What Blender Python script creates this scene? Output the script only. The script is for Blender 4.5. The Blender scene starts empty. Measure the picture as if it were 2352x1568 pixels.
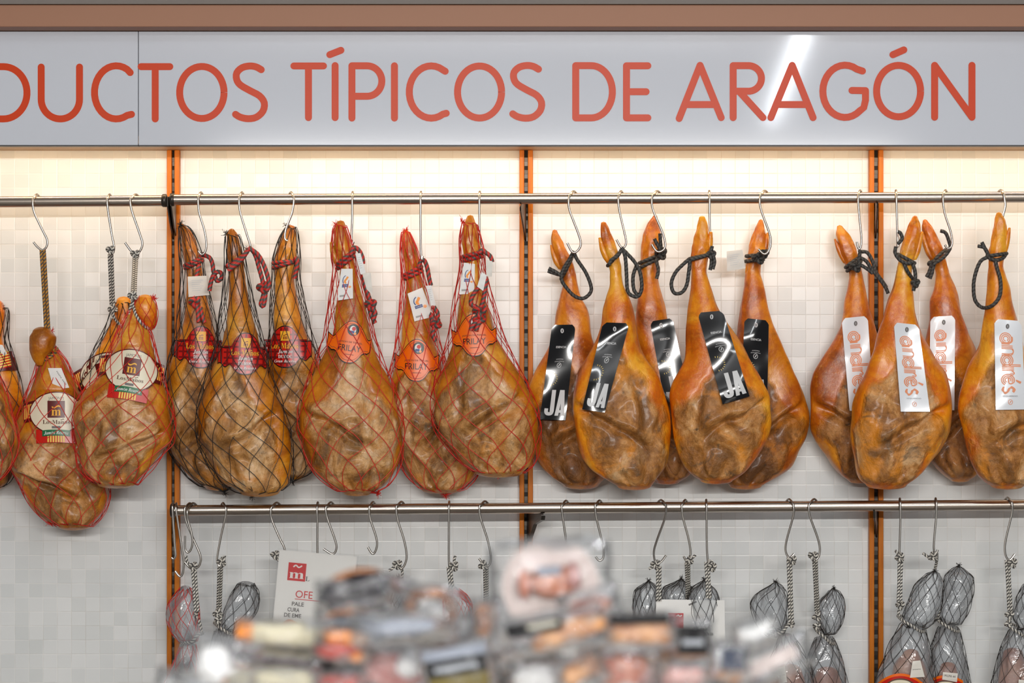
import bpy, math, random
import numpy as np
from mathutils import Vector, noise

# ------------------------------------------------------------ camera, world, lights
SC = bpy.context.scene
COL = SC.collection
K = 2.0e-4            # metres per pixel per metre of distance
D = 6.0               # camera to tiled wall
CZ = 1.6              # eye height
cam_d = bpy.data.cameras.new('camera')
cam = bpy.data.objects.new('camera', cam_d)
COL.objects.link(cam)
cam.location = (0, -D, CZ)
cam.rotation_euler = (math.pi / 2, 0, 0)
cam_d.sensor_width = 36
cam_d.lens = 36 / (2352 * K)
cam_d.dof.use_dof = True
cam_d.dof.focus_distance = 5.76
cam_d.dof.aperture_fstop = 3.8
SC.camera = cam

world = bpy.data.worlds.new('world')
SC.world = world
world.use_nodes = True
world.node_tree.nodes['Background'].inputs[0].default_value = (0.92, 0.96, 1.0, 1)
world.node_tree.nodes['Background'].inputs[1].default_value = 0.13


def area(name, loc, rot, sx, sy, power, col):
    l = bpy.data.lights.new(name, 'AREA')
    l.shape = 'RECTANGLE'
    l.size, l.size_y, l.energy, l.color = sx, sy, power, col
    o = bpy.data.objects.new(name, l)
    o.location, o.rotation_euler = loc, rot
    COL.objects.link(o)
    return o


R = math.radians
WARM = (1.0, 0.73, 0.46)
area('strip_light_under_soffit', (0, -0.185, 2.117), (R(22), 0, 0), 3.6, 0.02, 6.8, WARM)
area('aisle_lamp_row', (0.3, -8.0, 2.62), (R(83), 0, 0), 4.2, 0.08, 310, (1.0, 0.975, 0.94))
area('ceiling_lamp_row', (0.7, -2.6, 3.3), (R(48), 0, 0), 3.0, 0.35, 10, (0.9, 0.95, 1.0))

SC.view_settings.view_transform = 'Standard'
SC.view_settings.look = 'None'
SC.view_settings.gamma = 1
SC.view_settings.exposure = 0.0
SC.view_settings.use_curve_mapping = False

# ------------------------------------------------------------ helpers


def W(px, py, a):
    """photo pixel on a plane a metres in front of the tiled wall -> place"""
    d = D - a
    return np.array([(px - 1176) * K * d, -a, CZ + (784 - py) * K * d])


def srgb(r, g, b):
    def f(c):
        c /= 255.0
        return c / 12.92 if c <= 0.04045 else ((c + 0.055) / 1.055) ** 2.4
    return (f(r), f(g), f(b), 1)


def empty(name, loc, label=None, cat=None, group=None):
    o = bpy.data.objects.new(name, None)
    o.empty_display_size = 0.02
    o.location = [float(c) for c in loc]
    COL.objects.link(o)
    tag(o, label, cat, group)
    return o


def tag(o, label=None, cat=None, group=None, kind=None):
    if label: o['label'] = label
    if cat: o['category'] = cat
    if group: o['group'] = group
    if kind: o['kind'] = kind
    return o


def wloc(o):
    v = Vector(o.location)
    while o.parent:
        o = o.parent
        v += Vector(o.location)
    return np.array(v)


class MB:
    """collects geometry (world coordinates) into ONE mesh"""
    def __init__(s):
        s.v, s.f, s.m, s.uv, s.n, s.attr = [], [], [], [], 0, []

    def add(s, v, f, mat=0, uv=None, attr=None):
        v = np.asarray(v, float).reshape(-1, 3)
        if len(v) == 0: return s
        s.v.append(v)
        n = s.n
        s.f += [tuple(int(i) + n for i in q) for q in f]
        s.m += [mat] * len(f)
        s.uv.append(np.zeros((len(v), 2)) if uv is None else np.asarray(uv, float))
        s.attr.append(np.zeros(len(v)) if attr is None else np.asarray(attr, float))
        s.n += len(v)
        return s

    def box(s, x0, x1, y0, y1, z0, z1, mat=0):
        v = [(x, y, z) for x in (x0, x1) for y in (y0, y1) for z in (z0, z1)]
        f = [(0, 1, 3, 2), (4, 6, 7, 5), (0, 4, 5, 1), (2, 3, 7, 6), (0, 2, 6, 4), (1, 5, 7, 3)]
        return s.add(v, f, mat)

    def grid(s, P, mat=0, closed=False, uv=None, attr=None):
        P = np.asarray(P, float)
        a, b = P.shape[:2]
        f = []
        for i in range(a - 1):
            for j in range(b if closed else b - 1):
                k = (j + 1) % b
                f.append((i * b + j, i * b + k, (i + 1) * b + k, (i + 1) * b + j))
        return s.add(P.reshape(-1, 3), f, mat, None if uv is None else np.asarray(uv).reshape(-1, 2),
                     None if attr is None else np.asarray(attr).ravel())

    def build(s, name, mats, parent=None, smooth=True, loc=None, attr=None, bevel=0):
        if s.n == 0: return None
        V = np.concatenate(s.v)
        if parent is not None:
            off = wloc(parent)
            base = off
        else:
            base = np.array(loc if loc is not None else
                            [(V[:, 0].min() + V[:, 0].max()) / 2, (V[:, 1].min() + V[:, 1].max()) / 2, V[:, 2].min()])
        me = bpy.data.meshes.new(name)
        me.from_pydata((V - base).tolist(), [], s.f)
        mats = mats if isinstance(mats, (list, tuple)) else [mats]
        for m in mats: me.materials.append(m)
        if len(mats) > 1: me.polygons.foreach_set('material_index', s.m)
        me.polygons.foreach_set('use_smooth', [smooth] * len(s.f))
        UV = np.concatenate(s.uv)
        if np.abs(UV).max() > 0:
            l = me.uv_layers.new(name='UVMap')
            idx = np.zeros(len(me.loops), dtype=np.int32)
            me.loops.foreach_get('vertex_index', idx)
            l.data.foreach_set('uv', UV[idx].ravel().astype(np.float32))
        if attr:
            at = me.attributes.new(attr, 'FLOAT', 'POINT')
            at.data.foreach_set('value', np.concatenate(s.attr).astype(np.float32))
        me.update()
        o = bpy.data.objects.new(name, me)
        COL.objects.link(o)
        if parent is not None: o.parent = parent
        else: o.location = [float(c) for c in base]
        if bevel:
            b = o.modifiers.new('bevel', 'BEVEL')
            b.width, b.segments, b.limit_method = bevel, 2, 'ANGLE'
        return o


def catmull(P, n=10, closed=False):
    P = np.asarray(P, float)
    N = len(P)
    if N < 3 and not closed:
        t = np.linspace(0, 1, n + 1)[:, None]
        return P[0] * (1 - t) + P[-1] * t
    out = []
    for i in range(N if closed else N - 1):
        if closed: p = [P[(i + k) % N] for k in (-1, 0, 1, 2)]
        else: p = [P[max(i - 1, 0)], P[i], P[i + 1], P[min(i + 2, N - 1)]]
        for t in np.linspace(0, 1, n, endpoint=False):
            out.append(0.5 * (2 * p[1] + (p[2] - p[0]) * t + (2 * p[0] - 5 * p[1] + 4 * p[2] - p[3]) * t * t
                              + (3 * p[1] - p[0] - 3 * p[2] + p[3]) * t ** 3))
    if not closed: out.append(P[-1])
    return np.array(out)


def resample(P, step, closed=False):
    if closed: P = np.vstack([P, P[:1]])
    L = np.r_[0, np.cumsum(np.linalg.norm(np.diff(P, axis=0), axis=1))]
    n = max(3, int(L[-1] / step) + 1)
    t = np.linspace(0, L[-1], n)
    return np.stack([np.interp(t, L, P[:, i]) for i in range(3)], 1), t


def tube(mb, P, r, sides=6, mat=0, lobes=0, pitch=0.01, amp=0.14, cap=True):
    P = np.asarray(P, float)
    n = len(P)
    Tn = np.gradient(P, axis=0)
    Tn /= np.linalg.norm(Tn, axis=1)[:, None] + 1e-12
    u = np.cross(Tn[0], [0.31, 0.87, 0.37]); u /= np.linalg.norm(u)
    U = []
    for t in Tn:
        u = u - t * np.dot(u, t); u /= np.linalg.norm(u) + 1e-12
        U.append(u)
    U = np.array(U); V = np.cross(Tn, U)
    L = np.r_[0, np.cumsum(np.linalg.norm(np.diff(P, axis=0), axis=1))]
    S = sides + 1
    th = np.linspace(0, 2 * math.pi, S)
    rr = np.broadcast_to(np.asarray(r, float).reshape(-1, 1) if np.ndim(r) else np.full((1, 1), r), (n, 1))
    ph = lobes * th[None, :] / (2 * math.pi) - L[:, None] / pitch if lobes else np.zeros((n, S))
    rad = rr * (1 - amp + amp * np.abs(np.cos(math.pi * ph)) * 1.0) if lobes else np.broadcast_to(rr, (n, S))
    G = P[:, None, :] + rad[..., None] * (np.cos(th)[None, :, None] * U[:, None, :] + np.sin(th)[None, :, None] * V[:, None, :])
    uv = np.stack([ph, np.broadcast_to(L[:, None], ph.shape)], -1) if lobes else None
    mb.grid(G, mat, uv=uv)
    if cap:
        for k, o in ((0, 1), (n - 1, -1)):
            c = G[k, :-1]
            mb.add(c, [tuple(range(sides))[::o]], mat)
    return mb


def smooth01(x):
    x = np.clip(x, 0, 1)
    return x * x * (3 - 2 * x)


def nz(x, y, z): return noise.noise(Vector((x, y, z)))


_txt = {}


def text2d(s, bold=0.0, shear=0.0):
    key = (s, bold, shear)
    if key in _txt: return _txt[key]
    c = bpy.data.curves.new('t', 'FONT')
    c.body, c.size, c.offset, c.shear, c.resolution_u = s, 1, bold, shear, 3
    o = bpy.data.objects.new('t', c)
    COL.objects.link(o)
    dg = bpy.context.evaluated_depsgraph_get()
    me = bpy.data.meshes.new_from_object(o.evaluated_get(dg))
    v = np.array([(p.co.x, p.co.y) for p in me.vertices]).reshape(-1, 2)
    f = [tuple(p.vertices) for p in me.polygons]
    bpy.data.objects.remove(o); bpy.data.curves.remove(c); bpy.data.meshes.remove(me)
    if len(v):
        v[:, 0] -= (v[:, 0].min() + v[:, 0].max()) / 2
    _txt[key] = (v, f)
    return _txt[key]


def serif(s, italic=False):
    out = ''
    A, a = (0x1D468, 0x1D482) if italic else (0x1D400, 0x1D41A)
    for ch in s:
        if 'A' <= ch <= 'Z': out += chr(A + ord(ch) - 65)
        elif 'a' <= ch <= 'z': out += chr(a + ord(ch) - 97)
        else: out += ch
    return out


# ------------------------------------------------------------ materials
def mat(name, col=(0.8, 0.8, 0.8, 1), rough=0.5, metal=0.0, **kw):
    m = bpy.data.materials.new(name)
    m.use_nodes = True
    b = m.node_tree.nodes['Principled BSDF']
    b.inputs['Base Color'].default_value = col if len(col) == 4 else (*col, 1)
    b.inputs['Roughness'].default_value = rough
    b.inputs['Metallic'].default_value = metal
    for k, v in kw.items(): b.inputs[k.replace('_', ' ')].default_value = v
    return m


class NT:
    def __init__(s, m):
        s.t = m.node_tree
        s.b = s.t.nodes['Principled BSDF']

    def n(s, typ, **kw):
        nd = s.t.nodes.new(typ)
        for k, v in kw.items():
            if k.startswith('i_'):
                key = k[2:]
                nd.inputs[int(key) if key.isdigit() else key.replace('_', ' ')].default_value = v
            else: setattr(nd, k, v)
        return nd

    def l(s, a, b): s.t.links.new(a, b)

    def math(s, op, a, b=None):
        nd = s.n('ShaderNodeMath', operation=op)
        for i, x in enumerate((a, b)):
            if x is None: continue
            if isinstance(x, (int, float)): nd.inputs[i].default_value = x
            else: s.l(x, nd.inputs[i])
        return nd.outputs[0]

    def mix(s, fac, a, b, blend='MIX'):
        nd = s.n('ShaderNodeMix', data_type='RGBA', blend_type=blend)
        for i, x in ((0, fac), (6, a), (7, b)):
            if isinstance(x, (int, float)): nd.inputs[i].default_value = x
            elif isinstance(x, tuple): nd.inputs[i].default_value = x if len(x) == 4 else (*x, 1)
            else: s.l(x, nd.inputs[i])
        return nd.outputs[2]

    def ramp(s, fac, stops):
        nd = s.n('ShaderNodeValToRGB')
        e = nd.color_ramp.elements
        while len(e) < len(stops): e.new(0.5)
        for i, (p, c) in enumerate(stops):
            e[i].position = p
            e[i].color = c if len(c) == 4 else (*c, 1)
        s.l(fac, nd.inputs[0])
        return nd.outputs[0]

    def coords(s, rnd=True, scale=(1, 1, 1)):
        tc = s.n('ShaderNodeTexCoord')
        if not rnd: return tc.outputs['Object']
        oi = s.n('ShaderNodeObjectInfo')
        mp = s.n('ShaderNodeMapping')
        mp.inputs['Scale'].default_value = scale
        s.l(tc.outputs['Object'], mp.inputs[0])
        cb = s.n('ShaderNodeCombineXYZ')
        r = s.math('MULTIPLY', oi.outputs['Random'], 17.0)
        for i in range(3): s.l(r, cb.inputs[i])
        s.l(cb.outputs[0], mp.inputs['Location'])
        return mp.outputs[0]

    def noise(s, vec, scale, detail=4, rough=0.55, dist=0.0):
        nd = s.n('ShaderNodeTexNoise')
        nd.inputs['Scale'].default_value = scale
        nd.inputs['Detail'].default_value = detail
        nd.inputs['Roughness'].default_value = rough
        nd.inputs['Distortion'].default_value = dist
        s.l(vec, nd.inputs['Vector'])
        return nd.outputs[0]

    def bump(s, h, strength, dist):
        nd = s.n('ShaderNodeBump')
        nd.inputs['Strength'].default_value = strength
        nd.inputs['Distance'].default_value = dist
        s.l(h, nd.inputs['Height'])
        s.l(nd.outputs[0], s.b.inputs['Normal'])
        return nd


def tile_mat():
    m = mat('white_mosaic_tile', rough=0.3)
    t = NT(m)
    co = t.coords(False)
    sx = t.n('ShaderNodeSeparateXYZ'); t.l(co, sx.inputs[0])
    P = 32.45 * K * D
    ids, fr = [], []
    for i, off in ((0, 0.018), (2, 0.012)):
        v = t.math('DIVIDE', t.math('ADD', sx.outputs[i], off + 4.0), P)
        ids.append(t.math('FLOOR', v)); fr.append(t.math('FRACT', v))
    cb = t.n('ShaderNodeCombineXYZ'); t.l(ids[0], cb.inputs[0]); t.l(ids[1], cb.inputs[1])
    wn = t.n('ShaderNodeTexWhiteNoise', noise_dimensions='3D'); t.l(cb.outputs[0], wn.inputs['Vector'])
    base = t.ramp(wn.outputs['Value'], [(0, srgb(208, 211, 210)), (0.5, srgb(217, 219, 218)), (1, srgb(224, 225, 224))])
    mot = t.noise(co, 3.0, 3)
    base = t.mix(0.25, base, t.ramp(mot, [(0.35, srgb(212, 213, 214)), (0.65, srgb(240, 238, 234))]))
    g = None
    for f in fr:
        e = t.math('MINIMUM', f, t.math('SUBTRACT', 1.0, f))
        g = e if g is None else t.math('MINIMUM', g, e)
    grout = t.math('MULTIPLY', t.math('LESS_THAN', g, 0.018), 0.5)
    edge = t.math('MINIMUM', t.math('DIVIDE', g, 0.05), 1.0)
    dirt = t.ramp(t.noise(co, 9.0, 5), [(0.42, srgb(240, 236, 230)), (0.62, srgb(190, 182, 172))])
    t.l(t.mix(grout, base, dirt), t.b.inputs['Base Color'])
    geo = t.n('ShaderNodeNewGeometry')
    sub = t.n('ShaderNodeVectorMath', operation='SUBTRACT'); t.l(wn.outputs['Color'], sub.inputs[0]); sub.inputs[1].default_value = (0.5, 0.5, 0.5)
    sc = t.n('ShaderNodeVectorMath', operation='SCALE'); t.l(sub.outputs[0], sc.inputs[0]); sc.inputs['Scale'].default_value = 0.045
    ad = t.n('ShaderNodeVectorMath', operation='ADD'); t.l(geo.outputs['Normal'], ad.inputs[0]); t.l(sc.outputs[0], ad.inputs[1])
    nb = t.bump(t.math('ADD', edge, t.math('MULTIPLY', t.noise(co, 40.0, 2), 0.25)), 0.28, 0.0008)
    t.l(ad.outputs[0], nb.inputs['Normal'])
    return m


def ham_mat(name, skin, meat, meat_amount=0.0):
    """cured ham: smooth waxy rind and a rough mottled cut face (attribute 'meat')"""
    m = mat(name, rough=0.4, Coat_Weight=0.22, Coat_Roughness=0.2)
    t = NT(m)
    at = t.n('ShaderNodeAttribute', attribute_name='meat')
    co = t.coords(True)
    cs = t.coords(True, (1.25, 1.25, 0.85))
    n1 = t.noise(co, 7, 5, 0.62, 0.8)
    n2 = t.noise(cs, 22, 6, 0.62, 0.6)
    n3 = t.noise(co, 110, 5, 0.7, 0.4)
    n4 = t.noise(cs, 8.5, 7, 0.64, 0.9)
    n5 = t.noise(co, 17, 6, 0.7, 0.8)
    s1 = t.ramp(n1, [(0.30, skin[0]), (0.42, skin[3]), (0.52, skin[1]), (0.68, skin[2])])
    s1 = t.mix(t.ramp(n2, [(0.42, (0, 0, 0)), (0.72, (0.5, 0.5, 0.5))]), s1, skin[3])
    s1 = t.mix(t.ramp(n5, [(0.52, (0, 0, 0)), (0.70, (0.6, 0.6, 0.6))]), s1, skin[0])
    s1 = t.mix(t.ramp(n3, [(0.5, (0, 0, 0)), (0.75, (0.3, 0.3, 0.3))]), s1, skin[2])
    m1 = t.ramp(n4, [(0.33, meat[5]), (0.41, meat[0]), (0.46, meat[1]), (0.51, meat[2]), (0.57, meat[3]), (0.66, meat[4])])
    m2 = t.ramp(n2, [(0.32, meat[0]), (0.44, meat[1]), (0.52, meat[2]), (0.62, meat[3]), (0.76, meat[4])])
    mm = t.mix(0.33, m1, m2)
    mm = t.mix(t.ramp(n3, [(0.5, (0, 0, 0)), (0.72, (0.45, 0.45, 0.45))]), mm, meat[0])
    pat = t.noise(co, 10, 4, 0.6, 0.6)
    mm = t.mix(t.ramp(pat, [(0.53, (0, 0, 0)), (0.66, (0.7, 0.7, 0.7))]), mm, skin[1])
    mm = t.mix(0.16, mm, skin[1])
    mm = t.mix(t.ramp(n5, [(0.30, (0.8, 0.8, 0.8)), (0.43, (0, 0, 0))]), mm, meat[5])
    f = t.math('ADD', at.outputs['Fac'], t.math('MULTIPLY', t.math('SUBTRACT', n2, 0.5), 0.9))
    f = t.math('ADD', f, t.math('MULTIPLY', t.math('SUBTRACT', n1, 0.5), 0.9))
    f = t.math('ADD', f, meat_amount)
    fac = t.ramp(f, [(0.22, (0, 0, 0)), (0.8, (1, 1, 1))])
    t.l(t.mix(fac, s1, mm), t.b.inputs['Base Color'])
    rg = t.n('ShaderNodeMapRange'); t.l(fac, rg.inputs[0])
    rg.inputs['To Min'].default_value, rg.inputs['To Max'].default_value = 0.30, 0.46
    t.l(rg.outputs[0], t.b.inputs['Roughness'])
    h = t.math('ADD', t.math('MULTIPLY', n2, 0.55), t.math('MULTIPLY', n3, 0.30))
    h = t.math('ADD', h, t.math('MULTIPLY', n4, 0.8))
    hs = t.math('MULTIPLY', h, t.math('ADD', t.math('MULTIPLY', fac, 0.66), 0.34))
    t.bump(hs, 0.9, 0.010)
    return m


def steel(name, col, rough):
    m = mat(name, col, rough, 1.0)
    t = NT(m)
    n = t.noise(t.coords(True, (4, 30, 30)), 14, 4)
    r = t.n('ShaderNodeMapRange'); t.l(n, r.inputs[0])
    r.inputs['To Min'].default_value, r.inputs['To Max'].default_value = rough * 0.92, rough * 1.1
    t.l(r.outputs[0], t.b.inputs['Roughness'])
    return m


def rope_mat(name, c1, c2, rough=0.55):
    m = mat(name, rough=rough)
    t = NT(m)
    uv = t.n('ShaderNodeUVMap')
    sx = t.n('ShaderNodeSeparateXYZ'); t.l(uv.outputs[0], sx.inputs[0])
    fr = t.math('FRACT', t.math('MULTIPLY', sx.outputs[0], 0.5))
    k = t.math('GREATER_THAN', fr, 0.5)
    fib = t.noise(t.coords(True), 420, 2)
    a = t.mix(t.math('MULTIPLY', fib, 0.4), c1, (0.01, 0.01, 0.01))
    b = t.mix(t.math('MULTIPLY', fib, 0.4), c2, (0.3, 0.28, 0.25))
    t.l(t.mix(k, a, b), t.b.inputs['Base Color'])
    return m


def wood_mat(name, c1, c2, rough=0.45):
    m = mat(name, rough=rough, Specular_IOR_Level=0.25)
    t = NT(m)
    n = t.noise(t.coords(True, (30, 30, 1.5)), 6, 4, 0.6, 0.3)
    t.l(t.ramp(n, [(0.3, c1), (0.7, c2)]), t.b.inputs['Base Color'])
    t.bump(n, 0.2, 0.001)
    return m


def plastic_mat(name, tint=(0.93, 0.95, 0.97), haze=0.25, scale=26.0, refl=1.4, bump=0.8):
    """thin clear crinkled film"""
    m = bpy.data.materials.new(name)
    m.use_nodes = True
    t = NT(m)
    out = [n for n in t.t.nodes if n.type == 'OUTPUT_MATERIAL'][0]
    co = t.coords(True)
    n = t.noise(co, scale, 3, 0.55, 1.8)
    v = t.n('ShaderNodeTexVoronoi'); v.inputs['Scale'].default_value = scale * 0.7
    t.l(co, v.inputs['Vector'])
    bp = t.n('ShaderNodeBump'); bp.inputs['Strength'].default_value = bump; bp.inputs['Distance'].default_value = 0.006
    t.l(t.math('ADD', n, t.math('MULTIPLY', v.outputs[0], 0.5)), bp.inputs['Height'])
    tr = t.n('ShaderNodeBsdfTransparent'); tr.inputs[0].default_value = (*tint, 1)
    gl = t.n('ShaderNodeBsdfGlossy'); gl.inputs['Roughness'].default_value = 0.12; t.l(bp.outputs[0], gl.inputs['Normal'])
    df = t.n('ShaderNodeBsdfDiffuse'); df.inputs[0].default_value = (0.82, 0.84, 0.86, 1); t.l(bp.outputs[0], df.inputs['Normal'])
    fr = t.n('ShaderNodeFresnel'); fr.inputs[0].default_value = 1.45
    m1 = t.n('ShaderNodeMixShader'); m1.inputs[0].default_value = haze; t.l(tr.outputs[0], m1.inputs[1]); t.l(df.outputs[0], m1.inputs[2])
    m2 = t.n('ShaderNodeMixShader'); t.l(t.math('MINIMUM', t.math('MULTIPLY', fr.outputs[0], refl), 0.7), m2.inputs[0])
    t.l(m1.outputs[0], m2.inputs[1]); t.l(gl.outputs[0], m2.inputs[2])
    t.l(m2.outputs[0], out.inputs[0])
    return m


M = {}
M['tile'] = tile_mat()
M['ham_orange'] = ham_mat('orange_cured_ham',
    (srgb(160, 74, 6), srgb(232, 142, 12), srgb(248, 182, 52), srgb(212, 104, 6)),
    (srgb(62, 40, 20), srgb(122, 78, 36), srgb(168, 114, 58), srgb(214, 164, 106), srgb(234, 200, 154), srgb(66, 58, 44)))
M['ham_dark'] = ham_mat('dark_cured_ham',
    (srgb(118, 52, 4), srgb(204, 120, 14), srgb(228, 156, 44), srgb(174, 84, 6)),
    (srgb(42, 25, 12), srgb(86, 52, 22), srgb(126, 80, 34), srgb(176, 122, 66), srgb(202, 154, 98), srgb(46, 38, 28)))
M['ham_tan'] = ham_mat('tan_cured_ham',
    (srgb(126, 66, 8), srgb(204, 124, 14), srgb(234, 170, 58), srgb(172, 94, 10)),
    (srgb(70, 46, 22), srgb(138, 94, 46), srgb(188, 138, 78), srgb(226, 182, 128), srgb(242, 214, 174), srgb(78, 68, 52)), 0.08)
M['rail'] = steel('brushed_steel_rail', (0.55, 0.47, 0.40), 0.24)
M['hook'] = steel('steel_wire', (0.50, 0.47, 0.43), 0.3)
M['bracket'] = mat('dark_bracket_metal', (0.05, 0.042, 0.035), 0.35, 0.6)
M['slot'] = mat('black_slot', (0.006, 0.006, 0.006), 0.7)
M['slot_bar'] = mat('channel_steel', (0.10, 0.085, 0.07), 0.5, 0.5)
M['strip'] = wood_mat('orange_stained_wood', (0.46, 0.115, 0.004), (0.60, 0.18, 0.006))
M['soffit'] = wood_mat('pale_soffit_wood', (0.50, 0.30, 0.15), (0.60, 0.38, 0.20))
M['beam'] = mat('brown_painted_bulkhead', srgb(158, 112, 86), 0.6)
M['grey'] = mat('grey_ceiling_panel', srgb(120, 112, 106), 0.7)
M['panel'] = mat('glossy_sign_panel', srgb(206, 209, 217), 0.07, 0.0)
t_ = NT(M['panel']); t_.bump(t_.noise(t_.coords(False), 260, 2), 0.03, 0.0004)
M['panel'].node_tree.nodes['Principled BSDF'].inputs['Coat Weight'].default_value = 0.0
M['panel'].node_tree.nodes['Principled BSDF'].inputs['Coat Roughness'].default_value = 0.05
M['letter'] = mat('red_orange_vinyl', srgb(206, 60, 4), 0.35, Specular_IOR_Level=0.2)
M['black_edge'] = mat('dark_edge_trim', (0.03, 0.03, 0.035), 0.5)
M['rope_red'] = rope_mat('red_black_rope', srgb(214, 44, 34), srgb(44, 28, 20))
M['rope_white'] = rope_mat('white_black_rope', srgb(232, 226, 214), srgb(28, 28, 32))
M['rope_gold'] = rope_mat('gold_black_rope', srgb(206, 140, 40), srgb(40, 26, 16))
M['rope_black'] = rope_mat('black_braided_rope', srgb(44, 42, 40), srgb(26, 25, 24), 0.65)
M['net_red'] = mat('red_net', srgb(206, 34, 20), 0.5)
M['net_black'] = mat('black_net', srgb(34, 28, 24), 0.5)
M['film'] = plastic_mat('clear_crinkled_film')
M['film_fog'] = plastic_mat('cloudy_vacuum_film', (0.93, 0.945, 0.96), 0.17, 16)
M['laminate'] = plastic_mat('clear_laminate', (0.98, 0.98, 0.98), 0.02, 8, 0.8, 0.1)
for n_, c_, r_ in (('white', (232, 230, 226), .45), ('paper', (226, 220, 210), .55), ('cream', (226, 216, 190), .3),
                   ('maroon', (92, 18, 14), .3), ('gold', (238, 172, 40), .35), ('green', (20, 104, 62), .3),
                   ('red', (196, 30, 20), .25), ('dkred', (120, 16, 14), .25), ('brown', (96, 60, 42), .4),
                   ('grayink', (110, 106, 104), .4), ('black', (14, 13, 13), .3), ('orange', (236, 104, 8), .28),
                   ('orange2', (246, 150, 50), .28), ('blue', (40, 62, 128), .35), ('navy', (24, 28, 60), .35),
                   ('copper', (226, 140, 96), .35), ('silver', (200, 200, 200), .35), ('inkred', (206, 50, 52), .4),
                   ('yellow', (240, 206, 90), .35)):
    M[n_] = mat(n_ + '_print', srgb(*c_), r_, Specular_IOR_Level=0.35)
M['tag_black'] = mat('glossy_black_card', (0.008, 0.008, 0.009), 0.085)
M['tag_white'] = mat('glossy_white_card', srgb(226, 228, 232), 0.22, 0.0, Coat_Weight=0.5, Coat_Roughness=0.1)
PAL = ['white', 'paper', 'cream', 'maroon', 'gold', 'green', 'red', 'dkred', 'brown', 'grayink', 'black', 'orange', 'orange2',
       'blue', 'navy', 'copper', 'silver', 'inkred', 'yellow', 'tag_black', 'tag_white']
PM = [M[p] for p in PAL]
PI_ = {p: i for i, p in enumerate(PAL)}

# ------------------------------------------------------------ the setting
mb = MB(); mb.box(-3.2, 3.2, 0, 0.1, 0, 3.4)
tag(mb.build('wall_back', M['tile'], smooth=False), 'wall of small white glossy mosaic tiles', 'wall', kind='structure')
mb = MB(); mb.box(-3.2, 3.2, -8.5, 0.1, -0.1, 0)
tag(mb.build('floor', mat('grey_floor', srgb(150, 146, 140), 0.35), smooth=False), 'grey shop floor', 'floor', kind='structure')
zs = CZ + 438 * K * D                      # underside of the soffit
zt = CZ + 712 * K * (D - 0.222)
mb = MB(); mb.box(-3.0, 3.0, -0.215, 0, zs, zs + 0.02)
tag(mb.build('trim_soffit', M['soffit'], smooth=False), 'pale wooden soffit under the sign', 'soffit', kind='structure')
mb = MB(); mb.box(-3.0, 3.0, -0.30, 0, zt + 0.001, zt + 0.0585)
tag(mb.build('beam_bulkhead', M['beam'], smooth=False, bevel=0.002), 'brown painted bulkhead running above the white sign', 'bulkhead', kind='structure')
mb = MB(); mb.box(-3.0, 3.0, -0.31, 0, zt + 0.0590, zt + 0.4)
tag(mb.build('trim_upper', M['grey'], smooth=False), 'grey panel above the brown bulkhead', 'panel', kind='structure')

# ceiling with a long tube fixture over the aisle
mb = MB(); mb.box(-3.2, 3.2, -8.5, 0.1, 3.4, 3.5)
tag(mb.build('ceiling', mat('white_ceiling', srgb(205, 208, 212), 0.8), smooth=False), 'pale shop ceiling', 'ceiling', kind='structure')
fx = empty('ceiling_light', (1.4, -6.5, 3.06), 'long white tube light fixture over the shop aisle', 'light')
P0, P1 = np.array([1.285, -3.75, 3.02]), np.array([1.66, -10.0 + 1.6, 3.02])
mb = MB(); tube(mb, np.linspace(P0, P1, 3), 0.018, 10)
em = bpy.data.materials.new('tube_glow'); em.use_nodes = True
nt = NT(em); e_ = nt.n('ShaderNodeEmission'); e_.inputs[0].default_value = (0.93, 0.97, 1, 1); e_.inputs[1].default_value = 75
nt.l(e_.outputs[0], [n for n in em.node_tree.nodes if n.type == 'OUTPUT_MATERIAL'][0].inputs[0])
mb.build('tube', em, fx)
mb = MB()
for t in np.linspace(0.0, 1, 6):
    c = P0 * (1 - t) + P1 * t
    mb.box(c[0] - 0.004, c[0] + 0.004, c[1] - 0.004, c[1] + 0.004, c[2] + 0.06, 3.4)
q = np.array([P0 + (-.04, 0, .03), P0 + (.04, 0, .03), P1 + (.04, 0, .03), P1 + (-.04, 0, .03)])
mb.add(np.vstack([q, q + (0, 0, .035)]), [(0, 1, 2, 3), (7, 6, 5, 4), (0, 4, 5, 1), (1, 5, 6, 2), (2, 6, 7, 3), (3, 7, 4, 0)])
mb.build('housing', M['white'], fx, smooth=False)

# wall uprights: two orange strips with a slotted channel between
for xl, xr, lab in ((386, 415, 'left'), (1193, 1224, 'middle'), (1994, 2026, 'right')):
    c = W((xl + xr) / 2, 1200, 0.0)
    up = empty('wall_upright', (c[0], -0.005, 0.35),
               {'left': 'orange slotted wall upright at the left, beside the tartan collar hams',
                'middle': 'orange slotted wall upright in the middle, left of the black tag hams',
                'right': 'orange slotted wall upright at the right, behind the hams with white tags'}[lab], 'upright', 'wall uprights')
    k = K * D
    wx = lambda p: (p - 1176) * k
    for a0, a1 in ((xl, xl + 11), (xr - 11.5, xr)):
        mb = MB(); mb.box(wx(a0), wx(a1), -0.024, 0, 0.35, zs)
        mb.build('wooden_strip', M['strip'], up, smooth=False, bevel=0.002)
    mb = MB(); mb.box(wx(xl + 11.2), wx(xr - 11.8), -0.010, 0, 0.35, zs)
    z = zs - 0.02
    while z > 0.4:
        mb.box(wx(xl + 11.2), wx(xr - 11.8), -0.014, -0.0101, z - 0.011, z, 1)
        mb.box(wx(xl + 11.2), wx(xr - 11.8), -0.012, -0.0101, z - 0.023, z - 0.011, 2)
        z -= 0.0345
    mb.build('slotted_channel', [M['slot'], M['slot_bar'], M['bracket']], up, smooth=False)

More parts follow.
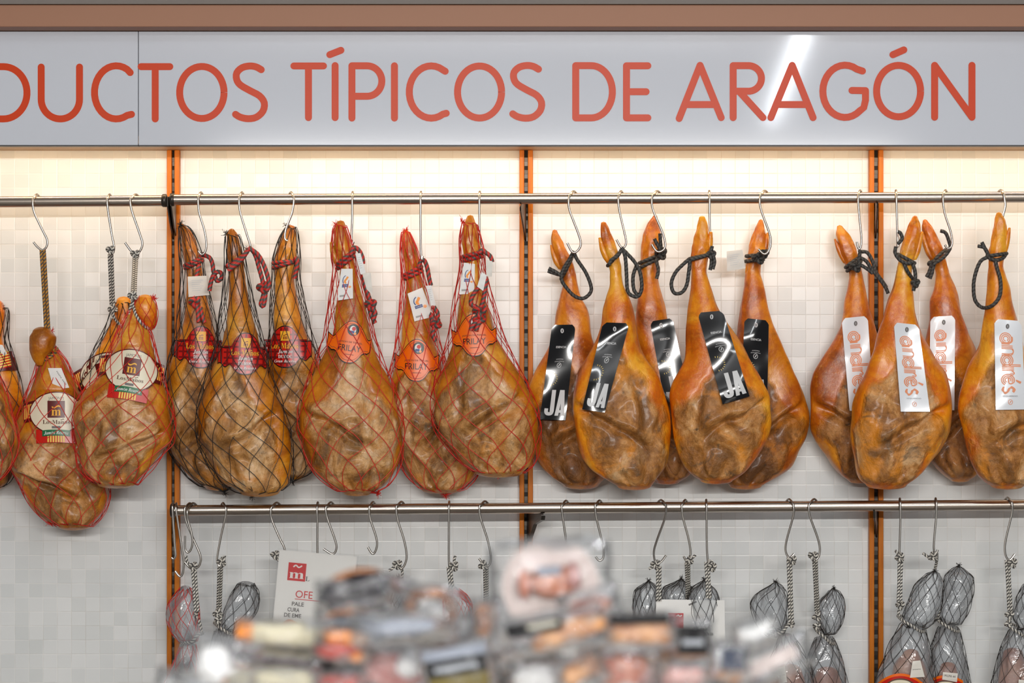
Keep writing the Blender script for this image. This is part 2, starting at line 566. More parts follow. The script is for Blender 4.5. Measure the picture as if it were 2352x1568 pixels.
# ------------------------------------------------------------ the sign
SA = 0.222
sw = 8.0
def ribbon(mb, pts, w, a, mat=0, n=10, straight=False):
    P = np.array(pts, float)
    if not straight: P = catmull(np.c_[P, np.zeros(len(P))], n)[:, :2]
    Tn = np.gradient(P, axis=0) if len(P) > 2 else np.array([P[1] - P[0]] * 2)
    if straight and len(P) > 2:
        for i in range(len(P) - 1): ribbon(mb, P[i:i + 2], w, a, mat, n, True)
        return
    Tn = Tn / np.linalg.norm(Tn, axis=1)[:, None]
    Nn = np.stack([-Tn[:, 1], Tn[:, 0]], 1)
    G = np.array([[W(*(p + nn * w), a), W(*(p - nn * w), a)] for p, nn in zip(P, Nn)])
    mb.grid(G, mat)
    if np.linalg.norm(P[0] - P[-1]) < 1e-6: return
    for p, t_, s in ((P[0], Tn[0], -1), (P[-1], Tn[-1], 1)):
        b = math.atan2(t_[1] * s, t_[0] * s)
        pts_ = [W(p[0] + w * math.cos(b + x), p[1] + w * math.sin(b + x), a) for x in np.linspace(-math.pi / 2, math.pi / 2, 10)]
        mb.add(pts_, [tuple(range(10))], mat)
def arc(cx, cy, rx, ry, a0, a1, n=24):
    return [(cx + rx * math.cos(R(t)), cy - ry * math.sin(R(t))) for t in np.linspace(a0, a1, n)]
def letS(dx, dy):
    return [(600 + dx, 160 + dy), (588 + dx, 153.5 + dy), (573 + dx, 151.5 + dy), (556 + dx, 155.5 + dy), (544 + dx, 167 + dy), (543.5 + dx, 182 + dy),
            (552 + dx, 195 + dy), (575 + dx, 208.5 + dy), (596 + dx, 220 + dy), (607 + dx, 236 + dy), (604 + dx, 255 + dy), (589 + dx, 269 + dy),
            (570 + dx, 272.5 + dy), (552 + dx, 269 + dy), (541 + dx, 262.5 + dy)]
L1 = [[(-30, 153), (5, 153)] + arc(8, 213, 54, 60, 90, -90) + [(5, 273), (-30, 273)], [(-30, 153), (-30, 273)],
      [(94.6, 154), (94.6, 215)] + arc(138.6, 228, 44, 45, 180, 360) + [(182.6, 215), (182.6, 154)],
      [(299, 166.6)] + arc(267, 212, 50, 61, 60, 300) + [(302, 262.5)]]
L2 = [[(324, 153), (390, 153)], [(356.5, 153), (356.5, 273)], arc(463.6, 212.3, 51, 59.7, 0, 360, 48), letS(0, 0),
      [(675, 151.4), (743, 151.4)], [(708.5, 151.4), (708.5, 270)], [(769.7, 150.5), (769.7, 270)], [(757.5, 125.5), (783, 115.5)],
      [(808.3, 151), (808.3, 271)], [(808.3, 151), (842, 151)] + arc(843, 186, 34, 35, 90, -90) + [(842, 221), (808.3, 221)],
      [(906, 151), (906, 271)],
      [(1022.6, 163.6)] + arc(990.5, 211.2, 50.5, 60, 58, 302) + [(1025, 260)],
      arc(1101.5, 211.2, 50.6, 59.7, 0, 360, 48), letS(636.8, -1.2),
      [(1322.4, 150.6), (1322.4, 270.6)], [(1322.4, 150.6), (1355, 150.6)] + arc(1358, 210.6, 48.6, 60, 90, -90) + [(1355, 270.6), (1322.4, 270.6)],
      [(1439, 151), (1439, 270.5)], [(1439, 151), (1488, 151)], [(1439, 210.5), (1484, 210.5)], [(1439, 270.5), (1488, 270.5)],
      [(1560, 272), (1608, 150)], [(1608, 150), (1656.5, 270)], [(1577, 240), (1641, 240)],
      [(1684, 150.6), (1684, 270)], [(1684, 150.6), (1718, 150.6)] + arc(1719, 180, 30, 29.4, 90, -90) + [(1718, 209.4), (1684, 209.4)],
      [(1699, 211), (1752.5, 270)],
      [(1770.6, 270), (1819.6, 150)], [(1819.6, 150), (1867.6, 270)], [(1789, 240), (1851, 240)],
      [(1981, 163)] + arc(1941, 209.5, 51, 60, 58, 312) + [(1984, 247), (1988, 230), (1988, 209)], [(1988, 208), (1957, 207.5)],
      arc(2064, 209, 50.5, 59, 0, 360, 48), [(2051, 125.5), (2076, 114.5)],
      [(2146.8, 150), (2146.8, 269)], [(2146.8, 150), (2232.5, 269)], [(2232.5, 150), (2232.5, 269)]]
kk = K * (D - SA)
zb = CZ + 451 * kk
for x0, x1, LL, lab in ((-260, 317, L1, 'white sign panel above the rail ending in the red letters DUC'),
                        (318.5, 2660, L2, 'long glossy white sign panel reading TOS TÍPICOS DE ARAGÓN in red')):
    mb = MB(); mb.box((x0 - 1176) * kk, (x1 - 1176) * kk, -SA, -0.19, zb, zt)
    sp = empty('sign_panel', ((x0 + x1 - 2352) / 2 * kk, -0.2, zb), lab, 'sign', 'sign panels')
    mb.build('board', M['panel'], sp, smooth=False, bevel=0.0008)
    mb = MB()
    for i, l_ in enumerate(LL): ribbon(mb, l_, sw, SA + 0.0006 + 0.00004 * i, straight=(len(l_) == 2), n=(1 if len(l_) > 16 else 3))
    mb.build('lettering', M['letter'], sp, smooth=False)
    mb = MB(); mb.box((x0 - 1176) * kk, (x1 - 1176) * kk, -SA - 0.001, -0.19, zb - 0.0025, zb - 0.0001)
    mb.build('edge_trim', M['black_edge'], sp, smooth=False)

# ------------------------------------------------------------ rails, brackets
RA = 0.19
def rail(x0, y0, x1, y1, r, label):
    mb = MB()
    tube(mb, np.linspace(W(x0, y0, RA), W(x1, y1, RA), 8), r, 28)
    return tag(mb.build('hanging_rail', M['rail']), label, 'rail', 'steel hanging rails')
rail(-300, 466, 372, 461, 0.0148, 'upper steel rail on the left, holding the round label hams')
rail(393, 458.5, 2600, 452, 0.0148, 'long upper steel rail carrying most of the whole hams')
rail(402, 1172, 2600, 1157.5, 0.0143, 'lower steel rail with mostly empty hooks')

def bracket(pts, px, aw, label, thick=3.5, cap=None, cap2=None, group='rail brackets'):
    """blade from the upright out to the rail; pts = side profile (a, py)"""
    b = empty('rail_bracket', W(px, pts[0][1], 0.03), label, 'bracket', group)
    mb = MB()
    n = len(pts)
    V = [W(px + s * thick / 2 + (a / 0.19) * aw, y, a) for s in (-1, 1) for a, y in pts]
    mb.add(V, [tuple(range(n))[::-1], tuple(range(n, 2 * n))] + [(i, (i + 1) % n, n + (i + 1) % n, n + i) for i in range(n)])
    mb.build('blade', M['bracket'], b, smooth=False, bevel=0.0008)
    if cap:
        mb = MB()
        cx, cy, r, t = cap
        tube(mb, np.array([W(cx - t, cy, RA), W(cx - t + 1, cy, RA), W(cx, cy, RA), W(cx + t - 1, cy, RA), W(cx + t, cy, RA)]), np.array([r * .9, r, r, r, r * .9]), 24)
        mb.build('end_cup', M['bracket'], b)
    return b
prof = lambda y0: [(0.012, y0 - 2), (0.13, y0 + 2), (RA, y0 + 10), (RA + 0.016, y0 + 14), (RA + 0.008, y0 + 22), (0.10, y0 + 58), (0.012, y0 + 92)]
bracket([(0.012, 448), (RA, 452), (RA + 0.004, 474), (0.1, 520), (0.012, 550)], 399, -14, 'black bracket with a cup holding the right end of the left upper rail', cap=(378, 460.5, 0.0175, 5))
bracket([(0.012, 446), (RA, 450), (RA + 0.004, 476), (0.1, 520), (0.012, 545)], 405, -11, 'black bracket with a cup holding the left end of the long upper rail', 3, cap=(396, 458.5, 0.0175, 5))
bracket(prof(462), 1208, -12, 'grey metal bracket under the upper rail beside the netted hams')
bracket(prof(456), 2011, 4, 'grey metal bracket under the upper rail behind the white tag hams')
bracket([(0.012, 1160), (RA, 1164), (RA + 0.004, 1186), (0.1, 1225), (0.012, 1255)], 400, -2, 'dark bracket with a cup at the left end of the lower rail', 4, cap=(397, 1172, 0.0185, 5))
bracket([(0.012, 1155), (0.08, 1155), (0.185, 1182), (RA + 0.014, 1184), (RA + .006, 1194), (0.10, 1204), (0.012, 1250)], 1212, 34, 'black triangular bracket under the lower rail at the middle upright', 9)
bracket([(0.012, 1152), (0.12, 1160), (RA, 1172), (RA + 0.012, 1172), (RA, 1190), (0.1, 1205), (0.012, 1235)], 2014, -6, 'small dark bracket under the lower rail at the right upright', 4)

# ------------------------------------------------------------ hooks
def hook(pts, label, x0=None, r=0.0030, up=True, a=RA + 0.021):
    """S shaped wire: over the rail, down in front, curled at the lower end"""
    x, y = pts[0]
    top_y = (458.5 - (x - 393) * 0.00295) if up else (1172 - (x - 402) * 0.0066)
    if x < 372 and up: top_y = 463
    dx = (x0 - x) if x0 is not None else 5
    P = [W(x + dx * 2.1, top_y + 7, RA - 0.0195), W(x + dx * 1.7, top_y - 8, RA - 0.0165), W(x + dx * 1.0, top_y - 16.5, RA - 0.002),
         W(x + dx * 0.3, top_y - 9, RA + 0.0165)]
    P += [W(px, py, a) for px, py in pts]
    P = catmull(np.array(P), 7)
    mb = MB(); tube(mb, P, r, 8)
    g = 'steel hooks on the upper rail' if up else 'steel hooks on the lower rail'
    return tag(mb.build('hanging_hook', M['hook']), label, 'hook', g)
UH = [
 ([(75, 465), (79, 488), (96, 525), (108, 550), (107, 566), (98, 574), (87, 568), (77, 556)], 85, 'steel hook above the gold and black cord, first on the upper left rail'),
 ([(246, 462), (249, 490), (257, 540), (262, 566), (260, 580), (254, 583), (247, 568)], 252, 'steel hook above the black net ham, middle one of three on the left rail'),
 ([(299, 462), (304, 488), (322, 540), (327, 560), (321, 577), (310, 583), (300, 575), (287, 557)], 312, 'steel hook nearest the left bracket, above the red net ham with oval label'),
 ([(455, 462), (458, 490), (470, 530), (474, 563), (470, 580), (462, 584), (456, 576)], 462, 'steel hook just right of the left upright, above the tartan label ham by the upright'),
 ([(549, 462), (552, 488), (566, 535), (574, 560), (574, 568), (569, 572), (563, 566)], 556, 'steel hook over the front tartan label ham, middle one of its three'),
 ([(675, 462), (671, 488), (662, 512), (656, 530), (655, 548), (661, 552)], 668, 'steel hook leaning left over the third tartan label ham'),
 ([(809, 462), (809, 500), (808, 545), (810, 562), (812, 555)], 810, 'straight steel hook over the left orange collar ham'),
 ([(966, 462), (966, 520), (967, 580), (969, 596), (971, 588)], 967, 'straight steel hook over the middle orange collar ham hung lowest'),
 ([(1101, 462), (1101, 510), (1102, 560), (1104, 576), (1106, 568)], 1102, 'straight steel hook over the right orange collar ham'),
 ([(1306, 462), (1309, 485), (1328, 535), (1334, 557), (1331, 570), (1322, 579), (1313, 577), (1303, 558)], 1318, 'steel hook over the leftmost black tag ham'),
 ([(1420, 462), (1424, 490), (1436, 542), (1438, 558), (1433, 568), (1425, 566), (1416, 550)], 1427, 'steel hook over the second black tag ham'),
 ([(1497, 462), (1501, 485), (1522, 535), (1528, 560), (1525, 572), (1515, 578), (1506, 575), (1497, 561)], 1510, 'steel hook crossing in front of a trotter, over the third black tag ham'),
 ([(1630, 462), (1630, 500), (1631, 545), (1633, 566), (1635, 558), (1635, 545)], 1629, 'straight steel hook over the fourth black tag ham'),
 ([(1745, 462), (1749, 485), (1767, 535), (1770, 560), (1764, 578), (1754, 583), (1742, 572)], 1757, 'steel hook over the rightmost black tag ham'),
 ([(1971, 462), (1973, 490), (1978, 540), (1978, 560), (1974, 572), (1970, 566), (1968, 555)], 1976, 'steel hook over the leftmost white tag ham'),
 ([(2059, 460), (2060, 500), (2061, 540), (2062, 566), (2064, 560), (2063, 545)], 2058, 'straight steel hook over the second white tag ham, right of the upright'),
 ([(2166, 460), (2170, 490), (2183, 530), (2187, 555), (2184, 567), (2176, 570), (2170, 562)], 2172, 'steel hook over the third white tag ham'),
 ([(2308, 460), (2309, 474), (2303, 500), (2300, 530), (2303, 556), (2312, 560), (2317, 548)], 2298, 'wide steel hook over the rightmost white tag ham'),
]
for p, x0, l_ in UH: hook(p, l_, x0)
LH = [
 ([(396, 1165), (398, 1200), (402, 1258), (403, 1275), (399, 1283), (394, 1280)], 397, 'edge on steel hook against the bracket at the left end of the lower rail'),
 ([(404, 1168), (408, 1195), (418, 1262), (422, 1295), (419, 1318), (412, 1323), (402, 1311)], 405, 'long empty steel hook in front of the left upright, second on the lower rail'),
 ([(424, 1170), (427, 1195), (443, 1235), (460, 1275), (459, 1295), (449, 1306), (437, 1304), (424, 1290)], 436, 'steel hook holding the cord of the red net bag at the left'),
 ([(430, 1172), (432, 1195), (440, 1225), (442, 1248), (437, 1264), (430, 1268), (425, 1258), (425, 1230)], 444, 'small steel hook with a closed curl beside the red net bag cord'),
 ([(519, 1168), (518, 1185), (508, 1230), (500, 1272), (499, 1290), (505, 1299), (511, 1292)], 512, 'steel hook holding the cord of the black net bag at the left'),
 ([(622, 1170), (624, 1192), (642, 1235), (652, 1255), (655, 1272), (650, 1284), (640, 1287), (621, 1270)], 636, 'steel hook behind the left corner of the paper offer sheet'),
 ([(728, 1170), (729, 1200), (729, 1250), (730, 1282), (733, 1276)], 730, 'edge on steel hook behind the top of the offer sheet'),
 ([(748, 1168), (752, 1190), (768, 1235), (773, 1255), (769, 1269), (760, 1271), (743, 1260)], 760, 'empty steel hook right of the middle of the offer sheet'),
 ([(848, 1166), (850, 1190), (863, 1230), (866, 1250), (862, 1266), (855, 1271), (845, 1256)], 857, 'short empty steel hook right of the offer sheet'),
 ([(910, 1166), (914, 1195), (928, 1240), (934, 1275), (930, 1295), (922, 1305), (913, 1300), (904, 1289)], 922, 'steel hook above the dark blurred salami packs'),
 ([(1031, 1165), (1031, 1200), (1031, 1285), (1033, 1304), (1035, 1290)], 1032, 'edge on steel hook under the middle orange collar ham'),
 ([(1101, 1165), (1104, 1190), (1120, 1240), (1127, 1275), (1126, 1292), (1120, 1300), (1112, 1297), (1100, 1282)], 1114, 'steel hook with a striped cord just left of the middle upright'),
 ([(1290, 1165), (1293, 1190), (1300, 1240), (1305, 1275), (1301, 1292), (1290, 1290)], 1300, 'steel hook behind the pale domed package top'),
 ([(1367, 1163), (1370, 1190), (1382, 1240), (1387, 1268), (1384, 1283), (1376, 1287), (1368, 1278)], 1377, 'steel hook right of the pale domed package'),
 ([(1530, 1165), (1527, 1190), (1509, 1240), (1502, 1265), (1503, 1283), (1508, 1292), (1518, 1290), (1530, 1275)], 1518, 'steel hook bent left, first of three above the white card'),
 ([(1566, 1163), (1569, 1190), (1581, 1235), (1586, 1265), (1584, 1282), (1578, 1290), (1570, 1277)], 1574, 'steel hook bent right, second of three above the white card'),
 ([(1623, 1163), (1623, 1200), (1624, 1265), (1627, 1292), (1630, 1284)], 1622, 'straight steel hook, third of three above the white card'),
 ([(1823, 1163), (1822, 1185), (1808, 1235), (1804, 1260), (1808, 1275), (1815, 1280), (1824, 1271)], 1812, 'steel hook bent left over the netted bag left of the right upright'),
 ([(1858, 1162), (1860, 1185), (1878, 1235), (1883, 1260), (1880, 1278), (1872, 1284), (1858, 1268)], 1870, 'steel hook bent right over the netted bag nearest the right upright'),
 ([(2068, 1160), (2068, 1200), (2066, 1262), (2066, 1284), (2070, 1292), (2072, 1284)], 2067, 'steel hook first right of the right upright on the lower rail'),
 ([(2151, 1158), (2150, 1190), (2146, 1235), (2145, 1260), (2149, 1272), (2154, 1262)], 2149, 'steel hook second right of the right upright on the lower rail'),
 ([(2325, 1158), (2324, 1180), (2311, 1235), (2308, 1262), (2312, 1280), (2320, 1285), (2331, 1272)], 2314, 'steel hook at the far right end of the lower rail'),
]
for p, x0, l_ in LH: hook(p, l_, x0, up=False, a=RA + (0.034 if 'closed curl' in l_ else 0.021))
# ------------------------------------------------------------ hams
def pchip(y, v, t):
    y, v = np.asarray(y, float), np.asarray(v, float)
    h = np.diff(y); d = np.diff(v) / h
    m = np.zeros(len(y))
    for i in range(1, len(y) - 1):
        if d[i - 1] * d[i] > 0:
            w1, w2 = 2 * h[i] + h[i - 1], h[i] + 2 * h[i - 1]
            m[i] = (w1 + w2) / (w1 / d[i - 1] + w2 / d[i])
    m[0], m[-1] = d[0], d[-1]
    i = np.clip(np.searchsorted(y, t) - 1, 0, len(h) - 1)
    s = (t - y[i]) / h[i]
    return ((2 * s ** 3 - 3 * s ** 2 + 1) * v[i] + (s ** 3 - 2 * s ** 2 + s) * h[i] * m[i] + (-2 * s ** 3 + 3 * s ** 2) * v[i + 1] + (s ** 3 - s ** 2) * h[i] * m[i + 1])


def hull1d(y, v, sign):
    """lower (sign=1) / upper (sign=-1) convex envelope of v(y)"""
    pts = list(zip(y, v * sign)); st = []
    for p in pts:
        while len(st) > 1 and (st[-1][0] - st[-2][0]) * (p[1] - st[-2][1]) - (st[-1][1] - st[-2][1]) * (p[0] - st[-2][0]) <= 0: st.pop()
        st.append(p)
    return np.interp(y, [p[0] for p in st], [p[1] for p in st]) * sign


class Body:
    """solid of a hanging thing from its left and right edges at each height"""
    def __init__(s, rows, a0, fat=1.0, n=150, pw=2.25, tmax=0.09, seed=0, mind=0.012):
        r = np.array(rows, float)
        s.a0, s.pw, s.seed = a0, pw, seed
        w0, w1 = r[0, 2] - r[0, 1], r[-1, 2] - r[-1, 1]
        s.y0, s.y1 = r[0, 0] - 0.3 * w0, r[-1, 0] + 0.13 * w1
        t = np.linspace(0, 1, n)
        t = 0.55 * t + 0.45 * (1 - np.cos(math.pi * t)) / 2
        s.y = s.y0 + (s.y1 - s.y0) * t
        yc = np.clip(s.y, r[0, 0], r[-1, 0])
        xl, xr = pchip(r[:, 0], r[:, 1], yc), pchip(r[:, 0], r[:, 2], yc)
        c, w = (xl + xr) / 2, (xr - xl) / 2
        top, bot = s.y < r[0, 0], s.y > r[-1, 0]
        w[top] *= np.sqrt(np.clip(1 - ((r[0, 0] - s.y[top]) / (0.3 * w0)) ** 2, 0, 1))
        w[bot] *= np.sqrt(np.clip(1 - ((s.y[bot] - r[-1, 0]) / (0.13 * w1)) ** 2, 0, 1))
        s.c, s.w = c, np.maximum(w, 0.05)
        k = K * (D - a0)
        wm = s.w * k
        T = wm * (0.95 - 0.42 * smooth01((wm - 0.025) / 0.08)) * fat
        T = np.minimum(T, tmax)
        kk_ = np.ones(9) / 9
        Ts = np.convolve(np.pad(T, 4, 'edge'), kk_, 'valid')
        e = np.minimum(1, np.minimum(np.arange(n), np.arange(n)[::-1]) / 8.0)
        s.T = Ts * e + np.minimum(T, Ts) * (1 - e)
        s.T[0] = s.T[-1] = 0.0004
        hl, hr = hull1d(s.y, s.c - s.w, 1), hull1d(s.y, s.c + s.w, -1)
        hl = hl * .35 + (s.c - s.w) * .65 - 1.5; hr = hr * .35 + (s.c + s.w) * .65 + 1.5
        s.hc, s.hw = (hl + hr) / 2, (hr - hl) / 2
        s.hT = np.maximum(s.T, np.minimum(hull1d(s.y, s.T, -1), s.T + 0.008))

    def at(s, py):
        f = lambda q: np.interp(py, s.y, q)
        return f(s.c), f(s.w), f(s.T)

    def front(s, px, py, hull=False):
        c, w, T = (np.interp(py, s.y, s.hc), np.interp(py, s.y, s.hw), np.interp(py, s.y, s.hT)) if hull else s.at(py)
        u = abs(px - c) / max(w, 1e-3)
        if u >= 1: return s.a0
        return s.a0 + T * (1 - u ** s.pw) ** (1 / s.pw)

    def mesh(s, mb, ns=84, face=0.0, flip=1, lump=1.0, v0=0.40, shift=0.0, crinkle=0.0, mat=0, crease=1.0, hoof=True, calm=None):
        n = len(s.y)
        G = np.zeros((n, ns, 3)); A = np.zeros((n, ns))
        L = s.y1 - s.y0
        sd = s.seed * 7.31
        for i in range(n):
            py = s.y[i]; v = (py - s.y0) / L
            big = smooth01((s.w[i] * K * D - 0.008) / 0.05)
            wedge = smooth01((v - v0 + .03) / 0.36) * 0.92
            endf = smooth01((s.y1 - py) / 26.0)
            tend = min(1, s.w[i] / 10.0)
            for j in range(ns):
                th = 2 * math.pi * j / ns
                cx, sx = math.cos(th), math.sin(th)
                e = 2 / s.pw
                ux = math.copysign(abs(cx) ** e, cx); uy = math.copysign(abs(sx) ** e, sx)
                x = s.c[i] + s.w[i] * ux
                X, Z = x * 0.00118, py * 0.00118
                ya = uy * s.T[i]
                d = 0.0
                l1 = nz(X * 9 + sd, Z * 9, uy * 1.2 + sd) * 0.011 * lump * big
                l2 = nz(X * 26 - sd, Z * 18, uy * 2 + 5) * 0.0028 * lump * (0.35 + 0.65 * big)
                d += l1 + l2
                m = 0.0
                if face > 0 and sx > 0:
                    nn = nz(X * 13 + 3 + sd, Z * 10, sd) * 0.28 + nz(X * 40, Z * 30 + sd, 3) * 0.08
                    u = (x - s.c[i]) / max(s.w[i], 1)
                    m = smooth01((wedge + nn * 1.0 - abs(u - shift * flip) * 1.0) / 0.3 + 0.3) * smooth01(sx * 3.2) * endf
                    m = m if v > v0 - 0.05 else 0
                    d -= 0.0045 * m
                    f1 = 1 - abs(nz(X * 16 + sd + 0.25 * Z * 24 * flip, Z * 8, 9 + sd)) * 2
                    f2 = 1 - abs(nz(X * 48 - Z * 14 * flip, Z * 34 + sd, 2)) * 2
                    d += m * (max(f1, 0) ** 2 * 0.008 + max(f2, 0) ** 2 * 0.0015 - 0.003)
                    uf = u * flip
                    cy_ = 0.735 + 0.10 * (uf + 0.5) + 0.02 * nz(X * 20, 1, sd)
                    g = math.exp(-((v - cy_) / 0.017) ** 2) * smooth01((uf + 1.02) / 0.3) * smooth01((0.62 - uf) / 0.5)
                    d -= 0.023 * g * crease * smooth01(sx * 3)
                    g = math.exp(-((v - cy_ + 0.035) / 0.022) ** 2) * smooth01((uf + .95) / 0.3) * smooth01((0.75 - uf) / 0.5)
                    d += 0.012 * g * crease * smooth01(sx * 3)
                    rr = math.hypot((u - 0.12 * flip) * 0.9, (v - 0.925) * 5.2)
                    d += (0.009 * math.exp(-(rr / 0.24) ** 2) - 0.006 * math.exp(-((rr - 0.36) / 0.09) ** 2)) * m
                    gg = math.exp(-((uf - 0.42 - 0.9 * (v - 0.62)) / 0.09) ** 2) * smooth01((v - 0.5) / 0.1) * smooth01((0.83 - v) / 0.1)
                    d -= 0.008 * gg * m
                if crinkle:
                    d += (nz(X * 30 + sd, Z * 16, uy * 3) * 0.012 + nz(X * 70, Z * 40 + sd, uy * 5) * 0.004) * crinkle
                if hoof and v < 0.2:
                    d += nz(X * 60 + sd, Z * 45, uy * 3) * 0.0025
                d *= tend
                if calm and sx > -.2: d *= 1 - .85 * smooth01((py - calm[0] + 14) / 14) * smooth01((calm[1] + 14 - py) / 14)
                k = K * (D - s.a0)
                P = W(x, py, s.a0)
                nx, ny = ux, uy
                P[0] += nx * d; P[1] -= ya + ny * d
                G[i, j] = P; A[i, j] = m
        mb.grid(G, mat, closed=True, attr=A)
        mb.add(G[0], [tuple(range(ns))], mat); mb.add(G[-1], [tuple(range(ns))[::-1]], mat)

    # points on a ring round the body
    def ring(s, pyl, pyr, r, turns=1.0, ph0=0.0, hull=False, climb=0.0):
        P = []
        for f in np.linspace(0, 1, int(40 * turns)):
            th = ph0 + 2 * math.pi * turns * f
            py = (pyl + pyr) / 2 + (pyr - pyl) / 2 * math.cos(th) + climb * f
            c, w, T = s.at(py)
            P.append(W(c + (w + r / (K * D) * 0.8) * math.cos(th), py, s.a0 + (T + r * 0.9) * math.sin(th)))
        return np.array(P)


def net(mb, b, n=12, hd=68, r=0.0009, off=0.0075, knot_t=None, knot_b=None, y0=None, y1=None, seed=0, stretch=1.7):
    rnd = random.Random(seed)
    y0 = b.y0 + 6 if y0 is None else y0
    y1 = b.y1 - 3 if y1 is None else y1
    ys = np.linspace(y0, y1, 110)
    hw = np.interp(ys, b.y, b.hw)
    cell = hd * (1 + (stretch - 1) * smooth01(1 - hw / (hw.max() * 0.6)))
    cell = np.where(ys > y1 - 90, cell * 1.2, cell)
    ph = np.r_[0, np.cumsum(np.diff(ys) / cell[:-1])]
    tw = rnd.random() * 0.3
    for sgn in (1, -1):
        for i in range(n):
            P = []
            for k_, py in enumerate(ys):
                th = 2 * math.pi * (i + sgn * ph[k_]) / n + tw + 0.16 * math.sin(py * 0.011 + seed) + 0.05 * math.sin(py * .05 + i * 2.1 + sgn)
                c, w, T = np.interp(py, b.y, b.hc), np.interp(py, b.y, b.hw), np.interp(py, b.y, b.hT)
                e = 2 / b.pw
                cx, sx = math.cos(th), math.sin(th)
                o = off / (K * D) * min(1.0, w / 30)
                P.append(W(c + (w + o) * math.copysign(abs(cx) ** e, cx), py + 3 * math.sin(th * 3 + seed), b.a0 + (T + off) * math.copysign(abs(sx) ** e, sx)))
            P = list(P)
            if knot_t is not None:
                P = [W(knot_t[0], knot_t[1], b.a0 + 0.004)] + P[1:]
            if knot_b is not None:
                P = P[:-2] + [W(knot_b[0], knot_b[1], b.a0 + 0.01)]
            tube(mb, np.array(P), r, 4, cap=False)


def tuft(mb, p, r=0.011, n=26, seed=0, thick=0.0006, up=0.0):
    rnd = random.Random(seed)
    p = np.array(p)
    for i in range(n):
        d = np.array([rnd.gauss(0, 1), rnd.gauss(0, .7), rnd.gauss(up, 1)]); d /= np.linalg.norm(d)
        e = np.array([rnd.gauss(0, 1) for _ in range(3)]) * 0.25
        L = r * rnd.uniform(.5, 1.2)
        tube(mb, np.array([p, p + d * L * .5, p + (d + e) * L]), thick, 3, cap=False)


def knot_curve(c, s, turn=0.0, n=60):
    t = np.linspace(0, 2 * math.pi, n)
    x = (np.sin(t) + 2 * np.sin(2 * t)) / 3; z = (np.cos(t) - 2 * np.cos(2 * t)) / 3; y = -np.sin(3 * t) / 2.2
    ca, sa = math.cos(turn), math.sin(turn)
    return np.stack([c[0] + s * (x * ca - z * sa), c[1] + s * y, c[2] + s * (x * sa + z * ca)], 1)


class Rope:
    def __init__(s, matname, r, lobes=4, pitch=None):
        s.mb, s.m, s.r, s.lobes = MB(), matname, r, lobes
        s.pitch = pitch if pitch else r * 1.15

    def path(s, P, smooth=True, n=8):
        P = np.asarray(P, float)
        if smooth: P = catmull(P, n)
        P, _ = resample(P, s.r * 0.7)
        tube(s.mb, P, s.r, 12, lobes=s.lobes, pitch=s.pitch)
        return s

    def px(s, pts, b=None, a=None, off=0.0):
        """pts (px, py[, extra]) lying in front of body b"""
        out = []
        for p in pts:
            base = a if a is not None else b.a0
            if b is not None:
                base = max(base, b.front(p[0], p[1]) + s.r + 0.003)
            out.append(W(p[0], p[1], base + off + (p[2] if len(p) > 2 else 0)))
        return s.path(out)

    def knot(s, px, py, a, size, turn=0.0):
        return s.path(knot_curve(W(px, py, a), size, turn), smooth=False)

    def double(s, p0, p1, a0, a1, gap=None, turns=3.0):
        """two strands side by side, lightly twisted"""
        A, B = W(p0[0], p0[1], a0), W(p1[0], p1[1], a1)
        g = gap if gap else s.r * 0.95
        for k in (0, 1):
            P = []
            for t in np.linspace(0, 1, 30):
                th = math.pi * k + 0.5 * math.sin(t * turns)
                P.append(A * (1 - t) + B * t + np.array([math.cos(th) * g, math.sin(th) * g, 0]))
            s.path(P, smooth=False)
        return s

    def build(s, parent, name='rope', label=None):
        o = s.mb.build(name, M[s.m], parent)
        if label: o['label'] = label
        return o


